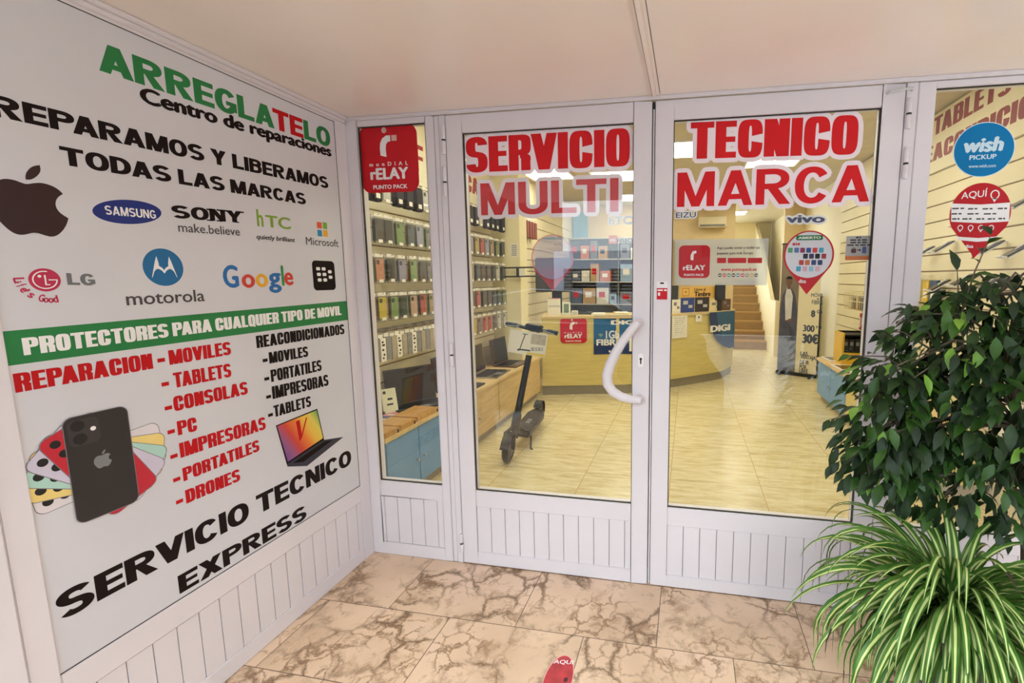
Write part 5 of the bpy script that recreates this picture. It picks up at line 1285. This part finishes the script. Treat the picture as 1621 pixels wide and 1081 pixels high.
obj('tail_light', MB().box(.135, .175, 2.232, 2.25, .13, .16), mat('dark_red_lens', (110, 30, 26), .3, vary=.05), rm, .003)
head = fw+V3((.028, .07, .16))
obj('fork', MB().tube([fw+ax*.036, fw+ax*.036+lean*.12, head], [.013, .014, .016], 10).tube([fw-ax*.036, fw-ax*.036+lean*.12, head], [.013, .014, .016], 10), M_BLACK, sc_, smooth=True)
top = V3((.408, 1.345, .985))
obj('stem', MB().tube([head-lean*.03, head+(top-head)*.12, head+(top-head)*.14, top], [.036, .034, .026, .023], 16), M_BLACK, sc_, smooth=True)
obj('folding_latch', MB().tube([head+V3((.0, .035, .0)), head+V3((.008, .045, .10))], .014, 10), M_DGREY, sc_, smooth=True)
dk = [(-.075, .0), (.075, .0), (.08, .5), (.05, .62), (-.05, .62), (-.08, .5)]
DM = Matrix.Translation((.24, 1.45, .135))@Matrix.Rotation(.085, 4, 'Z')@Matrix.Rotation(.10, 4, 'Y')
db = MB()
lo = [DM@V3((x, y, -.028)) for x, y in dk]; hi = [DM@V3((x, y, .028)) for x, y in dk]
db.face(lo[::-1]); db.face(hi)
for i in range(6): j = (i+1) % 6; db.face([lo[i], lo[j], hi[j], hi[i]])
dko = obj('deck', db, M_BLACK, sc_, .008)
obj('grip_mat', MB().mesh([DM@V3((x*.86, y*.9+.03, .0285)) for x, y in dk], [(0, 1, 2, 3, 4, 5)]), mat('grip_rubber', (48, 46, 46), .85, vary=.25, scale=50), dko)
db = MB()
for k in range(3): db.mesh([DM@V3((x, y, .029)) for x, y in ((-.018, .2+.04*k), (.018, .2+.04*k), (.018, .222+.04*k), (-.018, .222+.04*k))], [(0, 1, 2, 3)])
obj('deck_mark', db, M_GREY, dko)
obj('neck', MB().tube([head-lean*.02, V3((.245, 1.40, .20)), DM@V3((0, .06, 0))], [.034, .034, .03], 12), M_BLACK, sc_, smooth=True)
obj('rear_arm', MB().tube([DM@V3((.05, .56, 0)), rw+ax*.04], .014, 8).tube([DM@V3((-.05, .56, 0)), rw-ax*.04], .014, 8), M_BLACK, sc_, smooth=True)
obj('side_stand', MB().tube([(.285, 1.57, .115), (.30, 1.53, .06), (.318, 1.475, .006), (.335, 1.465, .004)], [.010, .009, .008, .007], 8), M_BLACK, sc_, smooth=True)
BL, BR = V3((.205, 1.31, 1.062)), V3((.592, 1.37, .988)); bd = (BR-BL)
hb = obj('handlebar', MB().tube([BL, BL+bd*.25, top+V3((0, -.01, .03)), BR-bd*.25, BR], .0135, 12), M_DGREY, sc_, smooth=True)
for a_, b_2 in ((BL-bd*.01, BL+bd*.20), (BR-bd*.20, BR+bd*.01)): obj('grip', MB().tube([a_, a_+(b_2-a_)*.1, b_2], [.015, .0185, .018], 14), M_BLACK, sc_, smooth=True)
for p, s in ((BL+bd*.25, 1), (BR-bd*.25, -1)): obj('brake_lever', MB().tube([p, p+V3((0, -.035, 0)), p+V3((0, -.05, -.005))-bd.normalized()*(.09*s)], [.008, .007, .005], 8), M_GREY, sc_, smooth=True)
obj('display', MB().box(-.05, .05, -.03, .03, -.012, .016, mtx=Matrix.Translation(top+V3((-.005, -.01, .055)))@Matrix.Rotation(.18, 4, 'Y')@Matrix.Rotation(.15, 4, 'Z')), M_BLACK, sc_, .006)
obj('bell', MB().lathe([(.016, 0), (.02, .008), (.014, .022), (.004, .026)], BR-bd*.32+V3((0, 0, .012)), 14), M_BLACK, sc_, smooth=True)
SH = Fr((0, 1.215, 0), (1, .1, 0))
t = thing('price_sheet', 'white printed sheet hanging from the scooter handlebar', 'notice', SH.p(*SH.at(838, 525)))
q = [SH.at(*p) for p in ((803, 556.5), (862, 566), (867.5, 529), (808, 521))]
obj('sheet', MB().prism(q, SH, 0, .0015), M_PAPER, t)
def sq(u, v): return tuple((q[0][i]*(1-u)+q[1][i]*u)*(1-v)+(q[3][i]*(1-u)+q[2][i]*u)*v for i in (0, 1))
mb = MB(); put(mb, [[sq(.30, .15), sq(.325, .15), sq(.42, .86), sq(.395, .86)], [sq(.30, .15), sq(.60, .17), sq(.60, .23), sq(.30, .21)], [sq(.34, .86), sq(.48, .86), sq(.48, .89), sq(.34, .89)], [sq(.26, .12), sq(.31, .12), sq(.31, .2), sq(.26, .2)]], SH, .0019); obj('scooter_picture', mb, M_DGREY, t)
mb = MB(); put(mb, [[sq(.58, .50), sq(.97, .50), sq(.97, .93), sq(.58, .93)]], SH, .0019); obj('photo_block', mb, mat('photo_grey', (190, 184, 168), .5, vary=.12, scale=30), t)
mb = MB(); put(mb, [[sq(.52, .02), sq(.99, .02), sq(.99, .12), sq(.52, .12)]], SH, .0019); obj('yellow_strip', mb, mat('strip_yellow', (236, 206, 84), .5, vary=.04), t)
mb = MB(); a0_, a1_ = sq(.62, .20), sq(.92, .42); [put(mb, bars(a0_[0], a0_[1]+(a1_[1]-a0_[1])*.36*k_, a1_[0], a0_[1]+(a1_[1]-a0_[1])*(.36*k_+.22), 4), SH, .0019) for k_ in range(3)]; obj('small_print', mb, M_GREY, t)

# ------------------------------------------------------------------ roll-up banner
bo = V3((2.905, 4.965, 0)); BN = Fr(bo, (.48, -.275, 0)); bw_ = BN.at(1290, 600)[0]
t = thing('roll_up_banner', 'tall roll-up phone banner with a portrait standing beside the right cabinets', 'banner', bo+BN.U*.28)
bw_ = .545
obj('cassette', MB().prism(rc(-.01, 0, bw_+.01, .05), BN, -.06, .03), M_BLACK, t, .006)
obj('pole', MB().tube([BN.p(bw_/2, .05, -.03), BN.p(bw_/2, 1.90, -.02)], .008, 8), M_GREY, t)
for u in (.06, bw_-.06): obj('foot', MB().prism(rc(u-.02, .0, u+.02, .012), BN, -.14, .12), M_BLACK, t)
obj('top_rail', MB().prism(rc(-.005, 1.885, bw_+.005, 1.905), BN, -.012, .012), M_BLACK, t)
obj('banner_sheet', MB().prism(rc(0, .05, bw_, 1.89), BN, -.002, .002), mat('banner_cream', (234, 222, 188), .5, vary=.02), t)
pxs = bw_*.47
ph = obj('portrait_picture', flat([rc(0, .05, pxs, 1.89)], BN, .0026), mat('portrait_backdrop', (128, 112, 92), .5, vary=.12, scale=3), t, label='grey brown photo half of the banner')
cx = pxs*.46
obj('picture_jacket', flat([[(pxs*.02, .55), (pxs*.98, .50), (pxs*.99, .95), (pxs*.80, 1.18), (cx+.04, 1.26), (cx-.04, 1.26), (pxs*.12, 1.16), (pxs*.02, .95)]], BN, .003), mat('print_slate_jacket', (74, 74, 92), .5, vary=.25, scale=8), ph)
obj('picture_shirt', flat([[(cx-.03, .80), (cx+.05, .80), (cx+.06, 1.15), (cx+.02, 1.27), (cx-.03, 1.27), (cx-.05, 1.15)]], BN, .0034), mat('print_white_shirt', (214, 210, 206), .5, vary=.06), ph)
obj('picture_trousers', flat([[(pxs*.02, .06), (pxs*.98, .06), (pxs*.98, .5), (pxs*.5, .78), (pxs*.02, .56)]], BN, .0030), mat('print_grey_trousers', (120, 122, 140), .5, vary=.35, scale=5), ph)
obj('picture_head', flat([ell(cx, 1.36, .044, .066, 0, 26), rc(cx-.022, 1.25, cx+.022, 1.31)], BN, .0038), mat('print_skin', (112, 78, 58), .5, vary=.12, scale=20), ph)
obj('picture_hair', flat([ell(cx, 1.395, .046, .04, 0, 18, 0, 180)], BN, .0042), M_INK, ph)
obj('picture_hand', flat([ell(cx+.03, .80, .05, .022, .5, 18)], BN, .0042), MATS['print_skin'], ph)
mb = MB()
for s, q, b in (('MÓVIL', (1284, 463, 1304, 470), .04), ('+', (1293, 471, 1297, 475), .06), ('FIBRA', (1285, 475.5, 1303, 481.5), .04), ('8', (1283.5, 491, 1291, 502), .14), ('GB', (1293, 491, 1302, 496), .08), ('300', (1271, 515, 1290, 524.5), .10), ('Mb', (1292, 516, 1301, 520), .05), ('30€', (1269.5, 529, 1296.5, 543), .15),
                ('LAS', (1267, 557, 1279, 562), .08), ('VENTAJAS', (1267, 564, 1294, 569.5), .08), ('DE IR', (1266, 571, 1281, 576), .08), ('POR', (1265.5, 578, 1277, 583), .08), ('LIBRE', (1265, 584.5, 1279, 589.5), .08)):
    put(mb, fit(thin_text(s, b), *px_rect(BN, *q)), BN, .0026)
obj('lettering', mb, mat('banner_slate_print', (66, 74, 98), .45, vary=.03), t)

# ------------------------------------------------------------------ right side of the shop
t = thing('speaker_tower', 'dark grey tower by the right wall behind the tall banner', 'tower', (3.42, 5.25, 0)); obj('housing', MB().box(3.34, 3.505, 5.1, 5.4, 0, 1.16), mat('tower_grey', (92, 92, 100), .45, vary=.06), t, .006); obj('front_panel', MB().box(3.355, 3.495, 5.095, 5.1, .08, 1.12), M_DGREY, t)
ys = thing('display_case', 'black and yellow accessory display box on the right cabinets', 'display box', (3.36, 3.3, .49))
obj('back_panel', MB().box(3.22, 3.485, 3.40, 3.41, .49, .83), M_BLACK, ys); obj('side_panel', MB().box(3.20, 3.22, 3.14, 3.41, .49, .83), mat('display_yellow', (226, 180, 36), .45, vary=.04), ys); obj('side_panel', MB().box(3.465, 3.485, 3.14, 3.41, .49, .83), MATS['display_yellow'], ys)
obj('front_lip', MB().box(3.22, 3.465, 3.14, 3.15, .49, .62), MATS['display_yellow'], ys)
for z in (.63, .80): obj('shelf_board', MB().box(3.22, 3.465, 3.16, 3.40, z, z+.012), M_BLACK, ys)
for k in range(4):
    t = thing('accessory_pack', 'black boxed accessory in the yellow display box, %s from its left side' % ORD[k], 'pack', (3.25+.055*k, 3.25, .642), 'packs in the yellow display box'); obj('carton', MB().box(3.228+.058*k, 3.278+.058*k, 3.19, 3.30, .642, .76), M_BLACK, t, .002); obj('label_patch', MB().box(3.236+.058*k, 3.268+.058*k, 3.1885, 3.19, .69, .73), M_GREY, t)
bk = thing('wire_basket', 'cream wire basket of small items hooked on the right wall', 'basket', (3.4, 3.3, 1.06))
mb = MB(); x0, x1, y0, y1, z0, z1 = 3.26, 3.49, 2.85, 3.35, 1.08, 1.26
for z in (z0, (z0+z1)/2, z1): mb.tube([(x0, y0, z), (x1, y0, z), (x1, y1, z), (x0, y1, z), (x0, y0, z)], .004, 6)
for k in range(11):
    y = y0+(y1-y0)*k/10; mb.tube([(x0, y, z0), (x0, y, z1)], .0025, 5); mb.tube([(x0, y, z0), (x1, y, z0)], .0025, 5)
for k in range(1, 5):
    x = x0+(x1-x0)*k/5; mb.tube([(x, y0, z0), (x, y0, z1)], .0025, 5); mb.tube([(x, y1, z0), (x, y1, z1)], .0025, 5)
obj('wire_cage', mb, mat('cream_wire', (226, 208, 160), .4, vary=.03), bk)
for k, col in enumerate(((120, 108, 90), (60, 58, 70), (196, 166, 110), (90, 84, 96), (206, 190, 150))):
    t = thing('small_box', ('taupe', 'navy', 'sand', 'grey', 'ivory')[k]+' little box standing in the wire basket', 'box', (3.38, 2.90+.09*k, 1.085), 'boxes in the wire basket'); obj('carton', MB().box(3.30, 3.46, 2.87+.095*k, 2.94+.095*k, 1.085, 1.20+.01*(k % 3)), mat('little_box_%d' % k, col, .5, vary=.06), t, .002); obj('lid', MB().box(3.30, 3.46, 2.87+.095*k, 2.94+.095*k, 1.2005+.01*(k % 3), 1.205+.01*(k % 3)), M_LGREY, t)
t = thing('gift_bag', 'red and white patterned bag hanging on the right wall below the basket', 'bag', (3.45, 3.2, .85)); obj('bag_body', MB().box(3.42, 3.47, 3.06, 3.34, .85, 1.03), mat('bag_red', (186, 34, 40), .45, vary=.05), t, .006)
mb = MB()
for k in range(5): mb.box(3.4185, 3.42, 3.08+.055*k, 3.105+.055*k, .88+.02*(k % 2), .99)
obj('white_pattern', mb, M_PRW, t); obj('bag_handle', MB().tube([(3.445, 3.14, 1.03), (3.445, 3.16, 1.07), (3.445, 3.24, 1.07), (3.445, 3.26, 1.03)], .003, 6), M_PRW, t)
obj('hook', MB().tube([(3.50, 3.2, 1.085), (3.44, 3.2, 1.075)], .003, 6), M_CHROME, t)
# tablets lying on the right worktop
for k, (x, y, rz) in enumerate(((3.24, 3.46, .1), (3.20, 2.95, .05), (3.24, 2.58, -.05), (3.22, 2.2, .0))):
    t = thing('tablet', ('pale tablet at the far end of the right worktop', 'white-framed tablet second from the far end of the right worktop', 'white-framed tablet third from the far end of the right worktop', 'white-framed tablet nearest the door on the right worktop')[k], 'tablet', (x, y, .49))
    R_ = Matrix.Translation((x, y, .49))@Matrix.Rotation(rz, 4, 'Z'); obj('tablet_body', MB().box(-.11, .11, -.14, .14, 0, .010, mtx=R_), M_PRW, t, .003); obj('screen', MB().box(-.09, .09, -.11, .11, .010, .0108, mtx=R_), M_OFF, t)
# phones on angled holders along the right slat wall
HOLD = [(1.80, 1.64), (1.80, 1.36), (1.55, 1.80), (1.52, 1.40), (1.27, 1.60), (1.25, 1.38), (1.03, 1.57), (1.02, 1.84), (2.06, 1.62), (2.30, 1.40)]
hp0 = None
for k, (y, z) in enumerate(HOLD):
    lb = '%s phone on an angled white holder, %s along the right slat wall' % (('dark', 'grey')[k % 2], ORD[k])
    if hp0 is None:
        hp0 = thing('display_phone', lb, 'phone', (0, 0, 0), 'phones on the right slat wall')
        A = Matrix.Rotation(math.radians(-32), 4, 'Y')
        obj('holder_arm', MB().tube([(.078, 0, .03), (.02, 0, .03), (-.02, 0, .0)], .006, 8), M_PRW, hp0)
        obj('holder_plate', MB().box(-.09, .05, -.042, .042, -.006, 0, mtx=A), M_PRW, hp0, .002); obj('holder_lip', MB().tube([A@V3((-.09, -.035, .004)), A@V3((-.108, -.02, .022)), A@V3((-.108, .02, .022)), A@V3((-.09, .035, .004))], .005, 8), M_PRW, hp0)
        obj('phone_body', MB().box(-.086, .062, -.036, .036, 0.0005, .009, mtx=A), M_DGREY, hp0, .003); obj('screen', MB().box(-.082, .058, -.033, .033, .009, .0096, mtx=A), M_OFF, hp0)
        hp0.location = (3.42, y, z)
    else: dup(hp0, (3.42, y, z), lb, 'phones on the right slat wall')
# packs low on the right wall seen through the right-hand window
for k, (y, z, col, lb) in enumerate(((2.28, 1.22, (150, 190, 190), 'teal and white'), (2.16, 1.22, (226, 220, 206), 'white'), (2.04, 1.22, (222, 188, 60), 'yellow'), (1.93, 1.22, (60, 84, 120), 'navy'), (2.25, .98, (150, 130, 70), 'olive'), (2.12, .98, (196, 60, 52), 'red'), (1.99, .98, (214, 206, 190), 'ivory'), (1.86, .98, (70, 80, 110), 'slate'), (1.70, .98, (206, 120, 60), 'orange'))):
    t = thing('accessory_pack', lb+' accessory pack hanging low on the right slat wall', 'pack', (3.45, y, z), 'packs on the right wall')
    obj('carton', MB().box(3.43, 3.46, y-.045, y+.045, z, z+.17), mat('pack_%d' % k, col, .45, vary=.08, scale=20), t, .002); obj('label_patch', MB().box(3.4285, 3.43, y-.03, y+.02, z+.03, z+.08), M_PRW, t); obj('hook', MB().tube([(3.50, y, z+.175), (3.44, y, z+.168)], .003, 6), M_CHROME, t)

PL = Fr((0, 2.7585, 0), (1, 0, 0))
t = thing('paper_notice', 'small framed notice on the ivory pillar', 'notice', PL.p(*PL.at(814, 407)))
obj('sheet', MB().prism(rc(*px_rect(PL, 808.5, 385, 819.5, 407)), PL, 0, .002), M_PAPER, t); mb = MB()
for k in range(6): put(mb, [rc(*px_rect(PL, 810, 388+3*k, 818, 389.4+3*k))], PL, .0024)
obj('small_print', mb, M_GREY, t)
t = thing('phone_mount', 'black double-bar phone mount reaching out in front of the pillar', 'mount', (-.40, 2.72, 1.45))
PM = Fr((0, 2.70, 0), (1, 0, 0))
for y_, in ((424,), (438,)):
    a, b = PM.at(796, y_), PM.at(850, y_-1); obj('bar', MB().tube([(a[0], 2.70, a[1]), (b[0], 2.70, b[1])], .008, 8), M_BLACK, t, smooth=True)
a = px_rect(PM, 818, 423, 831, 439); obj('clamp', MB().prism(rc(a[0], a[1], a[0]+.03, a[3]), PM, -.02, .012), M_DGREY, t, .003); obj('white_card', MB().prism(rc(a[0]+.03, a[1]+.015, a[2], a[3]-.012), PM, -.002, .004), M_PAPER, t)
# ------------------------------------------------------------------ plants on the porch
def leaf_mat(name, a, b, rough):
    m = bpy.data.materials.new(name); m.use_nodes = True; nt = m.node_tree; bs = nt.nodes['Principled BSDF']
    tc = nd(nt, 'ShaderNodeTexCoord'); n = nd(nt, 'ShaderNodeTexNoise'); n.inputs['Scale'].default_value = 14; nt.links.new(tc.outputs['Object'], n.inputs['Vector'])
    r = ramp(nt, [(.35, rgb(*a)), (.65, rgb(*b))]); nt.links.new(n.outputs[0], r.inputs[0]); nt.links.new(r.outputs[0], bs.inputs['Base Color'])
    bs.inputs['Roughness'].default_value = rough; bs.inputs['Specular IOR Level'].default_value = .3
    return m
M_LEAF = leaf_mat('ficus_leaf_dark', (18, 36, 12), (36, 60, 22), .5)
M_LEAFL = leaf_mat('ficus_leaf_young', (88, 128, 40), (120, 160, 56), .4)
M_LEAFM = leaf_mat('ficus_leaf_mid', (34, 62, 18), (58, 92, 34), .42)
M_BARK = mat('grey_brown_bark', (96, 84, 70), .85, vary=.2, scale=30)
M_SPG = leaf_mat('spider_leaf_green', (52, 92, 30), (84, 124, 48), .4)
M_SPC = leaf_mat('spider_leaf_cream', (184, 194, 114), (210, 218, 150), .4)
M_DRY = mat('dry_leaf_tip', (60, 44, 34), .8, vary=.2)
M_SOIL = mat('potting_soil', (48, 36, 28), .95, vary=.3, scale=60)
rp_ = random.Random(21)
def ficus_leaf(mb, p, d, n, L, W, m):
    d = d.normalized(); n = (n-d*n.dot(d)).normalized(); s = d.cross(n)
    prof = [(0, .0, 0), (.16, .55, .02), (.42, 1.0, .015), (.68, .74, -.03), (.88, .26, -.09), (1.0, .0, -.14)]
    c = []; l = []; r = []
    for t, w, dz in prof:
        q = p+d*(L*t)+n*(L*dz); c.append(q); l.append(q+s*(W*.5*w)+n*(W*.16*w)); r.append(q-s*(W*.5*w)+n*(W*.16*w))
    i0 = len(mb.v); mb.v += [tuple(x) for x in c+l+r]; k = len(prof)
    for j in range(k-1):
        mb.f.append((i0+j, i0+j+1, i0+k+j+1, i0+k+j)); mb.m.append(m); mb.f.append((i0+j+1, i0+j, i0+2*k+j, i0+2*k+j+1)); mb.m.append(m)
fx, fy = 2.70, -.33
fi = thing('ficus', 'tall dark green weeping fig in a pot at the right-hand window', 'plant', (fx, fy, 0))
pot = obj('pot', MB().lathe([(.115, 0), (.12, .01), (.15, .30), (.165, .305), (.165, .34), (.15, .34), (.145, .30)], (fx, fy, 0), 36), mat('brown_clay_pot', (112, 74, 52), .7, vary=.12), fi, smooth=True)
obj('soil', MB().lathe([(.001, .305), (.146, .30)], (fx, fy, 0), 28), M_SOIL, pot)
CL = [((2.56, -.36, 1.02), (.34, .24, .24), 420), ((2.24, -.38, .96), (.17, .16, .15), 120), ((2.20, -.38, .83), (.14, .13, .10), 80), ((2.22, -.37, 1.10), (.12, .12, .08), 50), ((2.40, -.36, 1.24), (.20, .17, .12), 130), ((2.50, -.35, 1.33), (.14, .13, .10), 70),
      ((2.50, -.36, .78), (.32, .20, .16), 230), ((2.85, -.35, 1.08), (.25, .22, .26), 200), ((2.62, -.46, 1.14), (.22, .15, .18), 120), ((2.76, -.36, 1.34), (.16, .15, .10), 60)]
tw = MB(); trunk = [V3((fx, fy, .30)), V3((fx-.02, fy-.01, .5)), V3((fx-.05, fy-.02, .72)), V3((fx-.10, fy-.03, .95)), V3((fx-.16, fy-.03, 1.2)), V3((fx-.2, fy-.03, 1.36))]
tw.tube(trunk, [.020, .018, .016, .013, .009, .005], 10)
tw.tube([V3((fx+.02, fy, .30)), V3((fx+.05, fy+.01, .6)), V3((fx+.10, fy, .9)), V3((fx+.14, fy-.01, 1.15))], [.015, .013, .010, .005], 8)
fol = MB()
def add_leaf(p, out, big=1.0):
    d = (out*.6+V3((rp_.uniform(-.5, .5), rp_.uniform(-.5, .5), rp_.uniform(-.95, -.15)))); n = V3((rp_.uniform(-.4, .4), rp_.uniform(-.7, .1), 1))
    L = rp_.uniform(.052, .080)*big
    ficus_leaf(fol, p, d, n, L, L*rp_.uniform(.37, .46), 1 if rp_.random() < .05 else (2 if rp_.random() < .3 else 0))
for c, rr, num in CL:
    c = V3(c)
    src = min(trunk, key=lambda q: (q-c).length)
    for _ in range(max(3, num//22)):
        u = V3((rp_.gauss(0, 1), rp_.gauss(0, 1), rp_.gauss(0, 1))).normalized(); e = c+V3((u.x*rr[0], u.y*rr[1], u.z*rr[2]))*.9
        mid = (src+e)/2+V3((0, 0, .05)); tw.tube([src, mid, e], [.005, .0035, .0018], 5)
    for _ in range(int(num*1.75)):
        u = V3((rp_.gauss(0, 1), rp_.gauss(0, 1), rp_.gauss(0, 1))).normalized()*(rp_.uniform(.45, 1.0)**.6)
        p = c+V3((u.x*rr[0], u.y*rr[1], u.z*rr[2]))
        if p.y > -.10: p.y = -.10-rp_.uniform(0, .05)
        add_leaf(p, V3((u.x, u.y, u.z*.5)))
# loose shoots beyond the crown
for a, b, nl in (((2.40, -.36, 1.26), (2.455, -.38, 1.535), 7), ((2.40, -.36, 1.26), (2.375, -.38, 1.43), 4), ((2.36, -.37, .90), (2.05, -.40, .80), 10), ((2.3, -.37, 1.1), (2.085, -.40, 1.165), 8), ((2.34, -.36, 1.18), (2.15, -.38, 1.24), 7), ((2.34, -.36, 1.2), (2.25, -.38, 1.33), 5), ((2.3, -.37, .98), (2.04, -.39, .95), 9), ((2.5, -.36, 1.3), (2.62, -.38, 1.46), 6), ((2.55, -.36, 1.3), (2.70, -.38, 1.42), 6)):
    a, b = V3(a), V3(b); mid = (a+b)/2+V3((0, 0, .03)); tw.tube([a, mid, b], [.0035, .0025, .0012], 5)
    for k in range(nl):
        t = .3+.7*k/(nl-1); p = a*(1-t)**2+mid*2*t*(1-t)+b*t*t
        add_leaf(p, V3((b-a)).normalized()+V3((rp_.uniform(-.8, .8), rp_.uniform(-.6, .3), rp_.uniform(-.2, .2))), .9)
obj('trunk', tw, M_BARK, fi, smooth=True)
obj('foliage', fol, [M_LEAF, M_LEAFL, M_LEAFM], fi, smooth=True)

# spider plant
def spider(name_label, cx, cy, zc, num, lens, seed, pot_h, pot_r, rim=True):
    r_ = random.Random(seed)
    t = thing('spider_plant', name_label, 'plant', (cx, cy, 0))
    p = obj('pot', MB().lathe([(pot_r*.72, 0), (pot_r*.75, .01), (pot_r*.96, pot_h-.04), (pot_r*1.05, pot_h-.04), (pot_r*1.05, pot_h), (pot_r*.95, pot_h), (pot_r*.93, pot_h-.05)], (cx, cy, 0), 36), mat('dark_plastic_pot', (44, 38, 36), .5, vary=.1), t, smooth=True)
    obj('soil', MB().lathe([(.001, pot_h-.035), (pot_r*.94, pot_h-.04)], (cx, cy, 0), 28), M_SOIL, p)
    mb = MB()
    for i in range(num):
        az = r_.uniform(0, 2*PI) if i % 5 < 3 else r_.uniform(math.radians(170), math.radians(290)); L = r_.uniform(*lens); el = math.radians(r_.uniform(38, 84) if i % 3 else r_.uniform(10, 45)); W = r_.uniform(.014, .022)
        h = V3((math.cos(az), math.sin(az), 0)); s = V3((-math.sin(az), math.cos(az), 0)); pos = V3((cx, cy, zc))+h*r_.uniform(.0, .03)+s*r_.uniform(-.02, .02); n = 15; dl = L/n
        droop = r_.uniform(1.9, 3.3)/n; e = el; rows = []; tw_ = r_.uniform(-.25, .25)
        for k in range(n+1):
            tt = k/n; w = W*(min(1, .55+tt*3) if tt < .25 else 1)*(1-max(0, (tt-.55)/.45)**1.6)+.0006
            d = h*math.cos(e)+V3((0, 0, math.sin(e))); nn = (-h*math.sin(e)+V3((0, 0, math.cos(e)))); ss = (s+nn*tw_*tt).normalized()
            rows.append([pos+ss*(w*.5*a)+nn*(w*.30*abs(a)) for a in (-1, -.32, .32, 1)])
            e2 = max(-PI/2+.02, e-droop*(.35+1.3*tt)); q = pos+d*dl
            if q.y > -.035: q.y = -.035
            pos = q if q.z > .012 else V3((q.x, q.y, .012)); e = e2
        i0 = len(mb.v); mb.v += [tuple(x) for rw_ in rows for x in rw_]
        for k in range(n):
            for j in range(3):
                mb.f.append((i0+4*k+j, i0+4*k+j+1, i0+4*k+4+j+1, i0+4*k+4+j)); mb.m.append(2 if (k >= n-2 and i % 7 == 0) else (1 if j == 1 else 0))
    obj('foliage', mb, [M_SPG, M_SPC, M_DRY], t, smooth=True)
    return t
spider('large variegated spider plant spilling over its pot in front of the weeping fig', 2.345, -.57, .435, 270, (.30, .54), 3, .40, .125)
spider('smaller variegated spider plant at the right edge behind the large one', 2.66, -.66, .42, 60, (.22, .36), 9, .36, .10)
